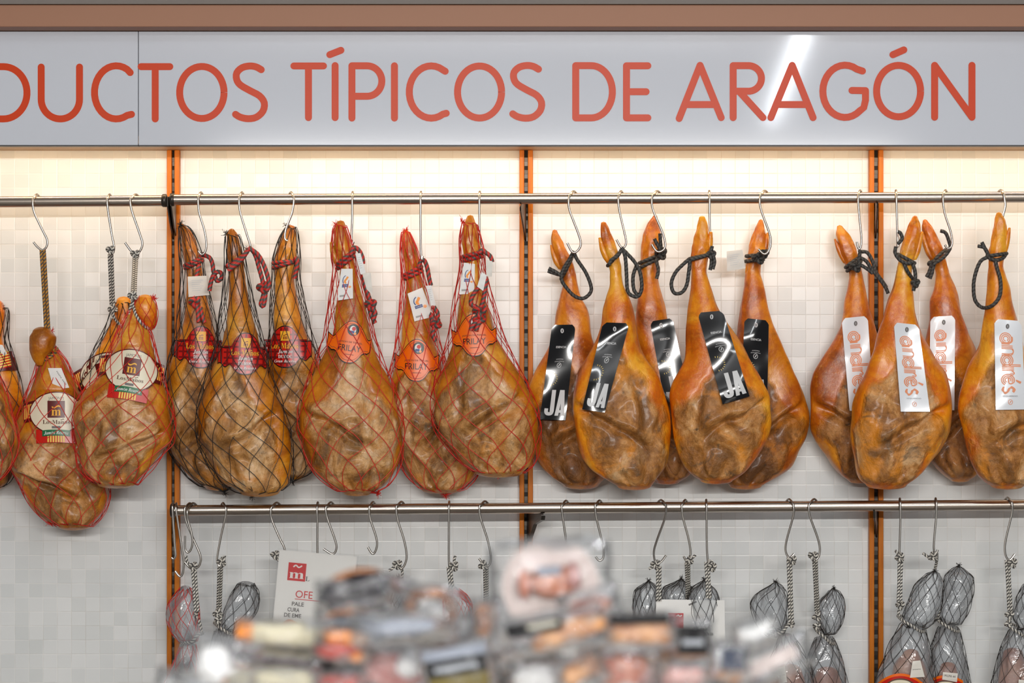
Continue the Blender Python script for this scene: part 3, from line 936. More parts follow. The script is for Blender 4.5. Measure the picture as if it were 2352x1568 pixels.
class Decal:
    """printing laid onto a curved front surface, in photo pixels round a centre"""
    def __init__(s, cx, cy, ang, surf, scale=1.0):
        s.cx, s.cy, s.ca, s.sa, s.surf, s.sc = cx, cy, math.cos(R(ang)), math.sin(R(ang)), surf, scale
        s.mb, s.off = MB(), 0.0

    def pt(s, u, v, off):
        u, v = u * s.sc, v * s.sc
        px, py = s.cx + u * s.ca - v * s.sa, s.cy + u * s.sa + v * s.ca
        return W(px, py, s.surf(px, py) + off)

    def region(s, x0, x1, top, bot, m, nx=16, ny=6):
        s.off += 0.00025
        G = []
        for i in range(nx + 1):
            u = x0 + (x1 - x0) * i / nx
            a, b = (top(u) if callable(top) else top), (bot(u) if callable(bot) else bot)
            G.append([s.pt(u, a + (b - a) * j / ny, s.off) for j in range(ny + 1)])
        s.mb.grid(np.array(G)[:, ::-1], PI_[m])
        return s

    def oval(s, u, v, rx, ry, m, nx=28):
        f = lambda x: math.sqrt(max(0, 1 - ((x - u) / rx) ** 2)) * ry
        s.off += 0.00025
        G = []
        for i in range(nx + 1):
            x = u - rx * math.cos(math.pi * i / nx)
            G.append([s.pt(x, v - f(x) + 2 * f(x) * j / 8, s.off) for j in range(9)])
        s.mb.grid(np.array(G)[:, ::-1], PI_[m])
        return s

    def poly(s, pts, m):
        s.off += 0.0002
        s.mb.add([s.pt(p[0], p[1], s.off) for p in pts], [tuple(range(len(pts)))[::-1]], PI_[m])
        return s

    def text(s, string, u, v, h, m, bold=0.0, shear=0.0, wfit=None, curve=0.0, off=0.0004, rot=0.0):
        """h = capital height in px, v = baseline"""
        V, F = text2d(string, bold, shear)
        if not len(V): return s
        k = h / 0.70
        kx = k if wfit is None else wfit / max(1e-6, (V[:, 0].max() - V[:, 0].min()))
        cr, sr = math.cos(R(rot)), math.sin(R(rot))
        P = []
        for x, y in V:
            X, Y = x * kx, -y * k
            Y += curve * X * X
            P.append(s.pt(u + X * cr - Y * sr, v + X * sr + Y * cr, s.off + off))
        s.mb.add(P, F, PI_[m])
        return s

    def m_logo(s, u, v, h, m, m2=None):
        s.text(serif('m'), u, v, h, m, bold=0.0)
        w = h * 0.5
        return s.wave(u, v - h * 1.0, w, h * 0.12, m)

    def wave(s, u, v, w, t, m):
        s.off += 0.0002
        G = []
        for i in range(11):
            x = -w + 2 * w * i / 10
            y = -math.sin(math.pi * (x / w)) * t * 0.9
            G.append([s.pt(u + x, v + y + t * .7, s.off + .0003), s.pt(u + x, v + y - t * .7, s.off + .0003)])
        s.mb.grid(np.array(G), PI_[m])
        return s

    def build(s, name, parent, label=None):
        o = s.mb.build(name, PM, parent)
        if label: o['label'] = label
        return o


def make_ham(rows, a0, label, m, seed, flip=1, fat=1.0, face=1.0, v0=0.40, shift=0.1, lump=1.0, claw=None, group=None, crease=1.0, ns=84, tmax=0.085, calm=None):
    b = Body(rows, a0, fat=fat, seed=seed, tmax=tmax)
    e = empty('hanging_ham', W(b.c[-1], b.y1, a0), label, 'ham', group)
    mb = MB()
    b.mesh(mb, face=face, flip=flip, v0=v0, shift=shift, lump=lump, crease=crease, ns=ns, calm=calm)
    mb.build('cured_leg', M[m], e, attr='meat')
    if claw:                      # second toe beside the trotter
        cc = sum(q[1] + q[2] for q in claw) / len(claw) / 2
        sg = 1 if cc > b.at(claw[1][0])[0] else -1
        claw = [(q[0] - 9 * (1 - i_ / 3), q[1] + sg * (8.5 - i_ * 2.3) , q[2] + sg * (8.5 - i_ * 2.3)) for i_, q in enumerate(claw)]
        c = Body(claw, a0 + 0.004, fat=1.0, n=40, seed=seed + 50)
        mb = MB(); c.mesh(mb, ns=30, hoof=True, lump=0.6)
        mb.build('trotter_toe', M[m], e, attr='meat')
    b.obj = e
    return b


def ham_net(b, col, kt, kb, n=12, hd=68, seed=1, tuft_t=True, tuft_b=True):
    mb = MB(); net(mb, b, n, hd, 0.0010 if col == 'net_red' else 0.00095, knot_t=kt, knot_b=kb, seed=seed, y0=(kt[1] if kt else None))
    o = mb.build('net', M[col], b.obj)
    mb = MB()
    if kt and tuft_t: tuft(mb, W(kt[0], kt[1], b.a0 + 0.004), 0.012, 30, seed, up=.4)
    if kb and tuft_b: tuft(mb, W(kb[0], kb[1], b.a0 + 0.012), 0.011, 24, seed + 3, up=-.5)
    if mb.n: mb.build('net_knot', M[col], o)


def duroc_label(b, cx, cy, ang, scale=1.0, wing_l=60, wing_r=58):
    """tartan red collar with a shield in front"""
    surf = lambda px, py: b.front(px, py, True) + 0.0035
    d = Decal(cx, cy, ang, surf, scale)
    def top(u, g=0):
        a = abs(u)
        return (-46 - g) + 34 * (a / 34) ** 2.4 if a < 34 else -12 - g + (a - 34) * 0.10 * 3 * (1 - min(1, (a - 34) / 20)) + 0.0
    def bot(u, g=0):
        a = abs(u)
        return 46 + g - 17 * (a / 30) ** 2.6 if a < 30 else 29 + g - 4 * math.sin((a - 30) * 0.28) - (a - 30) * 0.15
    d.region(-wing_l - 1.5, wing_r + 1.5, lambda u: top(u, 2.5), lambda u: bot(u, 2.5), 'black', 46, 8)
    d.region(-wing_l, wing_r, top, bot, 'red', 46, 8)
    # tartan bands
    for u in range(-int(wing_l) + 4, int(wing_r) - 4, 14):
        d.region(u, u + 4.5, lambda x: top(x) + 1, lambda x: bot(x) - 1, 'dkred', 2, 10)
    d.off -= 0.0015
    for v in (-30, -17, -4, 9, 22, 35):
        w_ = 26 if v < -18 or v > 30 else 50
        d.region(-w_, w_, v, v + 4, 'dkred', 20, 1)
        d.off -= .00025
    d.off += 0.0007
    d.region(-11, 11, -36, -14, 'gold', 6, 4)
    d.m_logo(0, -17, 10, 'dkred')
    d.text(serif('Los Manos'), -2, 4, 13, 'gold', wfit=64)
    d.wave(11, -7, 4, 1.2, 'gold')
    d.text(serif('Jamón', True), 0, 15, 9, 'white', wfit=34)
    d.text(serif('DUROC'), 0, 26, 7.5, 'white', wfit=32)
    d.text(serif('Gran Reserva', True), 0, 36, 6.5, 'white', wfit=50)
    return d.build('collar_label', b.obj, 'tartan red collar label with gold and white writing')


def oval_label(b, cx, cy, ang, scale=1.0, full=True):
    surf = lambda px, py: b.front(px, py, True) + 0.004
    d = Decal(cx, cy, ang, surf, scale)
    d.region(-74, 74, lambda u: -34 + 0.0022 * u * u, lambda u: 12 + 0.0022 * u * u, 'maroon', 30, 5)
    for s_ in (-1, 1):
        for i in range(5):
            u0 = s_ * (52 + i * 4.6)
            d.region(min(u0, u0 + s_ * 2.6), max(u0, u0 + s_ * 2.6), lambda u: -28 + 0.0022 * u * u, lambda u: 4 + 0.0022 * u * u, 'yellow', 2, 4)
            d.off -= .00025
            u0 += s_ * 2.6
            d.region(min(u0, u0 + s_ * 2.0), max(u0, u0 + s_ * 2.0), lambda u: -28 + 0.0022 * u * u, lambda u: 4 + 0.0022 * u * u, 'red', 2, 4)
            d.off -= .00025
    d.off += .0004
    d.region(-46, 46, 38, lambda u: 68 + 0.001 * u * u, 'red', 16, 5)
    for i in range(7):
        u0 = -20 + i * 6
        d.region(u0, u0 + 3.4, 52, 67, 'yellow', 2, 3); d.off -= .00025
    d.off += .0003
    d.oval(0, 0, 62, 49, 'maroon'); d.oval(0, 0, 59.5, 46.5, 'cream')
    d.text('JAMONES', 0, -31, 6.5, 'grayink', wfit=36, curve=0.003)
    d.region(-20, 20, -28, 11, 'maroon', 8, 6)
    d.m_logo(0, 6, 20, 'gold')
    d.text(serif('LosManos'), 0, 25, 9, 'brown', wfit=62)
    d.wave(14, 15, 4, 1.1, 'brown')
    d.region(-10, 10, 30, 35.5, 'grayink', 6, 2)
    d.region(-32, 32, lambda u: 38 + .002 * u * u, lambda u: 52 + .002 * u * u, 'green', 14, 3)
    d.text(serif('Jamón Reserva', True), 0, 48.5, 7.5, 'white', wfit=56, curve=0.002)
    return d.build('oval_label', b.obj, 'cream oval label with a maroon square, green band and yellow stripes')


def frilay_label(b, cx, cy, ang, scale=1.0, wl=52, wr=52):
    surf = lambda px, py: b.front(px, py, True) + 0.0035
    d = Decal(cx, cy, ang, surf, scale)
    def top(u, g=0):
        a = abs(u)
        if a < 34: return -46 - g + 32 * (a / 34) ** 2.0
        return -14 - g + 8 * math.sin(min(1, (a - 34) / 8) * math.pi / 2) - max(0, a - 42) * 0.75
    def bot(u, g=0):
        a = abs(u)
        if a < 27: return 48 + g - 20 * (a / 27) ** 2.6
        return 28 + g - (a - 27) * 0.35 - 3.0 * abs(math.sin((a - 27) * 0.22))
    d.region(-wl - 1.5, wr + 1.5, lambda u: top(u, 2.2), lambda u: bot(u, 2.2), 'black', 50, 8)
    d.region(-wl, wr, top, bot, 'orange', 50, 8)
    for g in (4.0,):
        d.region(-wl + 3, wr - 3, lambda u: top(u, -g), lambda u: top(u, -g) + 1.0, 'brown', 44, 1)
        d.region(-wl + 3, wr - 3, lambda u: bot(u, -g) - 1.0, lambda u: bot(u, -g), 'brown', 44, 1)
    d.oval(3, -27, 13.5, 13.5, 'black'); d.oval(2, -27, 7.5, 9.5, 'white'); d.oval(4, -30, 4.6, 4.6, 'inkred')
    d.region(-4, 6, -25, -19, 'blue', 3, 2); d.oval(8, -19, 2.8, 2.8, 'orange2')
    d.text('JAMON DE TERUEL', 0, 3, 3.6, 'brown', wfit=56, curve=0.001)
    d.text('FRILAY', 0, 22, 14, 'black', wfit=52)
    d.region(-11, 11, 29.4, 30.4, 'brown', 6, 1)
    return d.build('collar_label', b.obj, 'orange scalloped collar label with a black round emblem')


def quad_tag(parent, corners, a_fn, m, name, draw=None, bend=0.003, notch=True, label=None, thick=0.0005, seed=0, eyelet=None):
    """flexible card: corners (tl,tr,br,bl) px; draw(t) adds printing in card units, width 100"""
    tl, tr, br, bl = [np.array(c, float) for c in corners]
    H = np.linalg.norm(bl - tl) / np.linalg.norm(tr - tl) * 100
    ph = seed * 1.3
    if isinstance(a_fn, Body):
        body = a_fn
        tt = np.linspace(0, 1, 24)
        q = []
        for t_ in tt:
            L_, R_ = tl * (1 - t_) + bl * t_, tr * (1 - t_) + br * t_
            q.append(max(body.front(*(L_ * (1 - x_) + R_ * x_)) for x_ in (0.05, .25, .5, .75, .95)))
        q = np.maximum(np.convolve(np.pad(q, 3, 'edge'), np.ones(7) / 7, 'valid'), q) + 0.007
        a_fn = lambda t_, q=q, tt=tt: float(np.interp(t_, tt, q))
    def pos(u, v, off):
        s_, t = u / 100, v / H
        p = (tl * (1 - s_) + tr * s_) * (1 - t) + (bl * (1 - s_) + br * s_) * t
        w_ = bend * (math.sin(t * 5.2 + ph) + 0.6 * math.sin(t * 9 + 2 * s_ + ph)) + bend * 0.8 * math.sin(s_ * 3.0 + ph + t)
        return W(p[0], p[1], a_fn(t) + w_ + off)
    mb = MB(); nx, ny = 14, 40
    for side, off in ((0, 0.0), (1, -thick)):
        G = []
        for j in range(ny + 1):
            v = H * j / ny
            ins = max(0, 14 - v) if notch else 0
            G.append([pos(ins + (100 - 2 * ins) * i / nx, v, off) for i in range(nx + 1)])
        mb.grid(np.array(G) if side == 0 else np.array(G)[:, ::-1], 0)
    card = mb.build(name, M[m], parent)
    if label: card['label'] = label
    t = MB()
    class Card:
        off = 0.0004
        h = H
        def poly(s, pts, mm):
            s.off += .00006
            a_, b_, c_, d_ = [np.array(p, float) for p in pts]
            G = [[(a_ * (1 - x) + b_ * x) * (1 - y) + (d_ * (1 - x) + c_ * x) * y for y in np.linspace(0, 1, 11)] for x in np.linspace(0, 1, 6)]
            t.grid(np.array([[pos(p[0], p[1], s.off) for p in r_] for r_ in G])[:, ::-1], PI_[mm])
        def grid(s, x0, x1, y0, y1, mm, n=6):
            s.off += .00006
            t.grid(np.array([[pos(x0 + (x1 - x0) * i / n, y1 + (y0 - y1) * j / n, s.off) for j in range(n + 1)] for i in range(n + 1)]), PI_[mm])
        def text(s, st, u, v, h, mm, bold=0, shear=0, wfit=None, rot=0, curve=0):
            V, F = text2d(st, bold, shear)
            if not len(V): return
            k = h / .70; kx = k if wfit is None else wfit / max(1e-6, V[:, 0].max() - V[:, 0].min())
            c, s_ = math.cos(R(rot)), math.sin(R(rot))
            P = []
            for x, y in V:
                X, Y = x * kx, -y * k + curve * (x * kx) ** 2
                P.append(pos(u + X * c - Y * s_, v + X * s_ + Y * c, s.off + .0001))
            t.add(P, F, PI_[mm])
        def stroke(s, pts, w, mm, n=5, closed=False):
            s.off += .00004
            P = np.array(pts, float)
            if len(P) > 2: P = catmull(np.c_[P, np.zeros(len(P))], n, closed)[:, :2]
            if closed: P = np.vstack([P, P[:1]])
            Tn = np.gradient(P, axis=0) if len(P) > 2 else np.array([P[1] - P[0]] * 2)
            Tn = Tn / (np.linalg.norm(Tn, axis=1)[:, None] + 1e-9); N = np.stack([-Tn[:, 1], Tn[:, 0]], 1)
            t.grid(np.array([[pos(*(p + q * w), s.off), pos(*(p - q * w), s.off)] for p, q in zip(P, N)]), PI_[mm])
    if draw:
        draw(Card())
        t.build('printing', PM, card, smooth=False)
    if eyelet:
        mb = MB()
        c = pos(eyelet[0], eyelet[1], 0.002)
        for th0 in (0, 1):
            P = [c + np.array([0.0035 * math.cos(x) * (1 - .4 * th0), -0.001, 0.0055 * math.sin(x)]) for x in np.linspace(0, 6.28, 20)]
            tube(mb, np.array(P), 0.0011, 6)
        mb.build('eyelet', M['silver'] if m == 'tag_black' else M['grayink'], card)
    return card


def ja_print(c):
    H = c.h
    c.text('ESENCIA', 50, 0.245 * H, 8.5, 'silver', bold=0.012, wfit=42)
    c.text('ANDRES', 50, 0.365 * H, 3.6, 'silver', wfit=30, curve=0.006)
    c.text('IZQUIERDO', 50, 0.388 * H, 3.6, 'silver', wfit=38, curve=0.006)
    th = np.linspace(0, 2 * math.pi, 15)[:-1]
    c.stroke([(50 + 8 * math.cos(x), 0.425 * H + 10 * math.sin(x)) for x in th], 0.9, 'silver', closed=True)
    c.stroke([(48, .44 * H), (50, .42 * H), (53, .415 * H), (50, .428 * H)], 1.2, 'silver')
    for i in range(11):
        x = R(-90 + i * 18) if True else 0
        c0, s0 = math.cos(x), math.sin(x)
        c.stroke([(20 + 25 * c0, .57 * H + 25 * s0), (20 + 31 * c0, .57 * H + 31 * s0)], 0.9, 'yellow')
    y0, y1 = .685 * H, .955 * H
    # J
    c.poly([(34, y0), (50, y0), (50, y1 - 16), (34, y1 - 16)], 'silver')
    c.stroke([(42, y1 - 18), (40, y1 - 10), (32, y1 - 7), (24, y1 - 9), (20, y1 - 17), (20, y1 - 30)], 7.2, 'silver')
    # A
    c.poly([(66, y0), (80, y0), (68.5, y1), (54.5, y1)], 'silver')
    c.poly([(70, y0), (84, y0), (93, y1), (78, y1)], 'silver')
    c.poly([(62, y1 - 24), (84, y1 - 24), (84, y1 - 13), (60, y1 - 13)], 'silver')


def andres_print(c):
    H = c.h
    S = 1.0
    def multi(f, k=3, gap=6.2, w=1.9, closed=False):
        for i in range(k): c.stroke(f((i - (k - 1) / 2) * gap), w, 'copper', closed=closed)
    # letters run down the card; local (s along card, t across, baseline to the left)
    def Q(v0):
        return lambda s_, t_: (24 + t_, v0 + s_)
    x0, cap = 0, 48
    v = 0.15 * H
    step = 0.108 * H
    bowl = lambda q, r1, r2, cs, ct, a0, a1: [q(cs + r1 * math.cos(R(x)), ct + r2 * math.sin(R(x))) for x in np.linspace(a0, a1, 12)]
    q = Q(v)                                           # a
    multi(lambda g: bowl(q, 15 + g, 15 + g, 20, 16, 30, 360))
    c.stroke([q(36, 0), q(36, 26), q(28, 38), q(12, 38)], 3.4, 'copper'); c.stroke([q(41, 0), q(41, 30)], 1.5, 'copper')
    q = Q(v + 0.115 * H)                               # n
    for g in (0, 5.6, 11): c.stroke([q(8 + g, 0), q(8 + g, 40)], 1.8, 'copper')
    for g in (0, 5.6): c.stroke([q(18, 36 + g * .6), q(30, 42), q(38 + g, 32), q(38 + g, 0)], 1.8, 'copper')
    q = Q(v + 0.235 * H)                               # d
    multi(lambda g: bowl(q, 16 + g, 15 + g, 22, 18, 20, 350))
    for g in (0, 5.6): c.stroke([q(38 + g, 0), q(38 + g, 66)], 1.9, 'copper')
    q = Q(v + 0.355 * H)                               # r
    for g in (0, 5.6, 11): c.stroke([q(8 + g, 0), q(8 + g, 42)], 1.8, 'copper')
    c.stroke([q(20, 34), q(28, 42), q(34, 40)], 2.2, 'copper')
    for r_ in (2, 5.4): c.stroke([q(35 + r_ * math.cos(x), 33 + r_ * math.sin(x)) for x in np.linspace(0, 6.28, 9)[:-1]], 1.0, 'copper', closed=True)
    q = Q(v + 0.46 * H)                                # é
    multi(lambda g: bowl(q, 15 + g, 16 + g, 20, 20, 60, 330))
    c.stroke([q(10, 22), q(30, 22)], 2.4, 'copper'); c.stroke([q(32, 22), q(34, 30), q(30, 38)], 2.4, 'copper')
    c.poly([q(18, 48), q(24, 47), q(34, 62), q(26, 66)], 'copper')
    q = Q(v + 0.565 * H)                               # s
    for g in (-5.6, 0, 5.6):
        c.stroke([q(30 + g * .3, 36 + g * .3), q(20, 40 + g * .6), q(12 - g * .5, 32), q(16, 24 + g * .4), q(28, 18 + g * .4), q(33 + g * .5, 8), q(22, 1 + g * .5), q(10, 5 + g * .2)], 1.7, 'copper')
    c.text('IZQUIERDO', 50, 0.855 * H, 4.2, 'grayink', wfit=50)
    th = np.linspace(0, 2 * math.pi, 15)[:-1]
    c.stroke([(50 + 7 * math.cos(x), 0.915 * H + 9 * math.sin(x)) for x in th], 0.8, 'copper', closed=True)
    c.stroke([(48, .93 * H), (50, .91 * H), (53, .905 * H), (50, .918 * H)], .8, 'copper')


def info_print(c):
    H = c.h
    c.grid(22, 66, .50 * H, .60 * H, 'blue'); c.text('TERUEL', 44, .565 * H, 5, 'white', wfit=36)
    c.stroke([(30, .47 * H), (24, .38 * H), (30, .27 * H), (44, .22 * H)], 3, 'blue')
    c.stroke([(44, .46 * H), (40, .40 * H), (50, .34 * H), (62, .26 * H)], 8, 'orange2')
    c.stroke([(40, .46 * H), (52, .46 * H)], 7, 'orange2')
    for x in np.linspace(0, 6.28, 9)[:-1]:
        c.stroke([(78 + 5 * math.cos(x), .60 * H + 5 * math.sin(x)), (78 + 11 * math.cos(x), .60 * H + 11 * math.sin(x))], 2.2, 'orange2')
    c.grid(73, 83, .575 * H, .625 * H, 'orange2')
    for i, x in enumerate(range(14, 48, 3)): c.grid(x, x + (1.1 if i % 2 else 1.9), .84 * H, .90 * H, 'grayink', 1)


def scribble(c):
    H = c.h
    for i in range(6):
        c.grid(18, 18 + 60 - 9 * (i % 3), (.2 + .1 * i) * H, (.225 + .1 * i) * H, 'silver', 1)


def lot_print(t):
    def f(c): c.text(t, 62, .5 * c.h, 12, 'black', wfit=c.h * .55, rot=90)
    return f


G_T, G_F, G_J, G_A, G_L = 'hams with tartan red collars', 'hams in red nets with orange collars', 'hams with black tags', 'hams with white tags', 'hams with cream oval labels'
AB, AF = 0.085, 0.225

# ---- left bay
b = make_ham([(700, -40, 8), (720, -42, 14), (745, -44, 12), (775, -46, 8), (810, -56, 18), (850, -70, 34), (890, -84, 44), (930, -92, 50), (970, -95, 50), (1010, -92, 44), (1050, -80, 38), (1080, -66, 32), (1105, -50, 20), (1120, -36, 4)],
             0.065, 'ham in a black net cut off by the left edge of the photo', 'ham_orange', 1, v0=0.62, lump=.8, tmax=.05)
ham_net(b, 'net_black', (2, 706), (-20, 1125), seed=11)
d = Decal(-20, 838, -14, lambda x, y: b.front(x, y, True) + .004)
d.region(-60, 56, lambda u: -28 + .003 * u * u, lambda u: 18 + .003 * u * u, 'maroon', 20, 5)
for i in range(6):
    d.region(18, 46, -22 + i * 6, -19 + i * 6, 'yellow', 6, 1); d.off -= .00025
    d.region(18, 46, -19 + i * 6, -16 + i * 6, 'red', 6, 1); d.off -= .00025
d.build('oval_label', b.obj, 'striped red and yellow wing of a label')
quad_tag(b.obj, [(-28, 788), (6, 792), (16, 812), (-20, 838)], lambda t: b.front(2, 800) + .012, 'white', 'price_tag', lambda c: c.text('IMAPA', 60, .45 * c.h, 10, 'black', rot=60), notch=False, bend=.001)
b = make_ham([(860, -60, -10), (885, -70, 4), (910, -80, 12), (950, -88, 22), (985, -92, 34), (1015, -94, 38), (1040, -90, 34), (1065, -80, 24), (1090, -62, 8), (1105, -46, -8)],
             0.30, 'red net ham at the left edge, only its right flank in view', 'ham_tan', 2, v0=.05, crease=.4)
ham_net(b, 'net_red', None, (-30, 1108), seed=12)

b = make_ham([(800, 101, 128), (825, 94, 146), (855, 87, 160), (890, 74, 178), (915, 62, 188), (940, 52, 197), (965, 40, 204), (995, 34, 214), (1030, 26, 226), (1062, 24, 238), (1100, 44, 247), (1135, 60, 247), (1165, 78, 240), (1190, 102, 225), (1208, 130, 206)],
             0.15, 'red net ham hung lowest by the gold and black cord', 'ham_tan', 3, calm=(905, 1010), flip=1, v0=.32, shift=0, group=G_L, tmax=.072)
stub = Body([(762, 76, 116), (775, 70, 126), (800, 69, 122), (822, 74, 104), (838, 84, 98)], 0.185, n=50, seed=33)
mb = MB(); stub.mesh(mb, ns=40, hoof=False); mb.build('shank_end', M['ham_tan'], b.obj, attr='meat')
ham_net(b, 'net_red', (118, 762), (112, 1198), n=12, hd=64, seed=13)
oval_label(b, 129, 948, 0, 1.0)
quad_tag(b.obj, [(110, 845), (141, 845), (159, 890), (124, 894)], lambda t: b.front(132, 868) + .008, 'white', 'paper_tag', lambda c: c.text('MAPA 4422', 68, .5 * c.h, 9, 'black', wfit=c.h * .7, rot=75), notch=False, bend=.001)
r = Rope('rope_gold', 0.0044)
r.double((98, 574), (110, 780), RA + .021, b.a0 + .03)
r.path(b.ring(826, 790, .0044)); r.path(b.ring(834, 800, .0044))
r.px([(110, 775), (104, 795), (96, 820), (86, 840)], b, off=.01); r.px([(112, 775), (118, 795), (126, 806)], b, off=.01)
r.build(b.obj, 'cord', 'gold and black cord')

b = make_ham([(690, 268, 300), (715, 262, 306), (745, 254, 308), (775, 240, 312), (805, 222, 322), (842, 206, 330), (898, 184, 335), (960, 180, 340), (1020, 190, 330), (1060, 210, 310), (1078, 230, 290)],
             0.06, 'black net ham half hidden behind the red net ham by the left upright', 'ham_orange', 4, calm=(805, 920), fat=.6, v0=.4, group=G_L, tmax=.05)
ham_net(b, 'net_black', (275, 694), (262, 1084), seed=14, tuft_t=False)
oval_label(b, 244, 858, -16, 1.0)
r = Rope('rope_white', 0.0040)
r.double((254, 584), (258, 700), RA + .01, b.a0 + .07); r.knot(254, 574, RA + .024, .010, .3); r.knot(259, 708, b.a0 + .075, .011, 1.0)
r.path([W(258, 705, .16), W(262, 728, .15), W(275, 745, .13), W(290, 756, .125), W(300, 742, .08), W(290, 735, .02), W(262, 724, .03), W(258, 728, .14)])
r.build(b.obj, 'cord', 'white and black striped cord')

b = make_ham([(716, 298, 322), (738, 290, 330), (762, 277, 342), (785, 268, 348), (810, 259, 354), (840, 243, 362), (868, 224, 370), (900, 194, 381), (935, 178, 392), (975, 172, 397), (1012, 174, 393), (1040, 179, 370), (1075, 185, 345), (1098, 203, 322), (1110, 222, 312)],
             0.29, 'red net ham with cream oval label, right against the left upright', 'ham_tan', 5, calm=(800, 915), flip=-1, v0=.30, shift=0, group=G_L)
stub = Body([(686, 316, 350), (700, 310, 357), (725, 314, 360), (745, 326, 357), (757, 336, 350)], 0.29, n=50, seed=35)
mb = MB(); stub.mesh(mb, ns=40, hoof=False); mb.build('shank_end', M['ham_orange'], b.obj, attr='meat')
mb = MB(); net(mb, stub, 8, 34, .0008, off=.003, seed=4); mb.build('shank_net', M['net_red'], b.obj)
ham_net(b, 'net_red', (354, 686), (199, 1094), n=12, hd=58, seed=15)
oval_label(b, 302, 850, 9, 1.0)
r = Rope('rope_white', 0.0040)
r.double((311, 588), (307, 672), RA + .021, b.a0 + .05); r.knot(311, 584, RA + .022, .011, .2); r.knot(305, 678, b.a0 + .05, .011, .7)
r.px([(305, 680), (306, 700), (312, 722), (325, 742), (342, 756)], b, a=.30); r.px([(305, 690), (298, 712), (296, 722)], b, a=.24)
r.build(b.obj, 'cord', 'white and black striped cord')

# ---- tartan collars
b = make_ham([(515, 412, 421), (530, 416, 437), (560, 418, 451), (590, 423, 460), (620, 430, 463), (650, 430, 467), (680, 428, 474), (720, 423, 484), (760, 418, 492), (800, 405, 502), (840, 391, 512), (880, 384, 525), (940, 383, 535), (1000, 385, 540), (1040, 396, 545), (1070, 416, 545), (1098, 440, 540), (1120, 474, 530)],
             AB, 'black net ham with tartan collar and square paper tag, right beside the left upright', 'ham_tan', 6, calm=(750, 845), flip=-1, group=G_T, v0=.45)
ham_net(b, 'net_black', (415, 516), (516, 1130), seed=16)
duroc_label(b, 461, 797, 2)
r = Rope('rope_red', 0.0062)
r.path(b.ring(618, 598, .0062, 1.9, climb=-10)); r.px([(461, 590), (464, 582), (470, 586), (482, 592), (488, 606), (490, 622), (494, 634)], b, a=.17)
r.px([(494, 634), (498, 645), (508, 640), (509, 628), (500, 624), (490, 632), (484, 650), (481, 668)], b, a=.175)
r.px([(458, 608), (452, 630), (448, 660), (446, 690), (446, 700)], b, off=.004); r.knot(448, 694, b.front(448, 694) + .014, .013, .4)
r.px([(452, 700), (455, 720), (456, 740)], b, off=.008); r.px([(460, 705), (464, 725), (470, 741)], b, off=.006)
r.build(b.obj, 'rope', 'red and black twisted rope')
quad_tag(b.obj, [(431, 635), (474, 633), (481, 677), (433, 682)], lambda t: b.front(450, 660) + .022, 'paper', 'paper_tag', scribble, notch=False, bend=.001)

b = make_ham([(528, 526, 538), (540, 521, 546), (570, 522, 554), (600, 525, 558), (640, 527, 563), (680, 526, 569), (720, 520, 577), (760, 515, 587), (800, 508, 598), (840, 491, 612), (870, 480, 618), (900, 468, 630), (950, 455, 650), (1000, 457, 663), (1040, 471, 667), (1080, 492, 667), (1108, 513, 663), (1130, 553, 640)],
             AF, 'large front black net ham with tartan collar, knotted rope loop hanging to its right', 'ham_tan', 7, calm=(765, 860), flip=-1, group=G_T, v0=.45)
ham_net(b, 'net_black', (521, 536), (577, 1140), seed=17)
duroc_label(b, 564, 812, 2, 1.0, 62, 48)
r = Rope('rope_red', 0.0062)
r.path(b.ring(612, 586, .0062)); r.px([(521, 606), (530, 612), (546, 598), (562, 584), (571, 570)], b, a=.26); r.px([(524, 622), (536, 612), (555, 596), (571, 572)], b, a=.265, off=.006)
r.px([(571, 568), (580, 575), (588, 590), (595, 615), (602, 640), (606, 660)], b, a=.26); r.px([(571, 570), (590, 582), (604, 604), (614, 632), (618, 655), (612, 668)], b, a=.268)
r.knot(604, 660, .262, .013, .5); r.px([(606, 668), (604, 682), (599, 697), (604, 704), (608, 690), (610, 672)], b, a=.26)
r.build(b.obj, 'rope', 'red and black twisted rope')

b = make_ham([(522, 659, 677), (540, 648, 681), (570, 638, 681), (600, 632, 680), (640, 632, 675), (680, 630, 682), (720, 629, 691), (760, 629, 702), (800, 622, 718), (840, 612, 732), (900, 606, 745), (960, 611, 749), (1020, 622, 748), (1060, 635, 730), (1083, 655, 712), (1100, 670, 692)],
             AB, 'black net ham with tartan collar hung behind, third of its kind from the left upright', 'ham_tan', 8, calm=(750, 845), flip=1, group=G_T, v0=.45)
ham_net(b, 'net_black', (658, 519), (672, 1107), seed=18)
duroc_label(b, 655, 796, 0, 1.0, 44, 60)
r = Rope('rope_red', 0.0062)
r.path(b.ring(604, 598, .0062)); r.path(b.ring(615, 598, .0062)); r.px([(678, 590), (683, 604), (680, 622), (676, 640)], b, a=.15, off=.004)
r.build(b.obj, 'rope', 'red and black twisted rope')

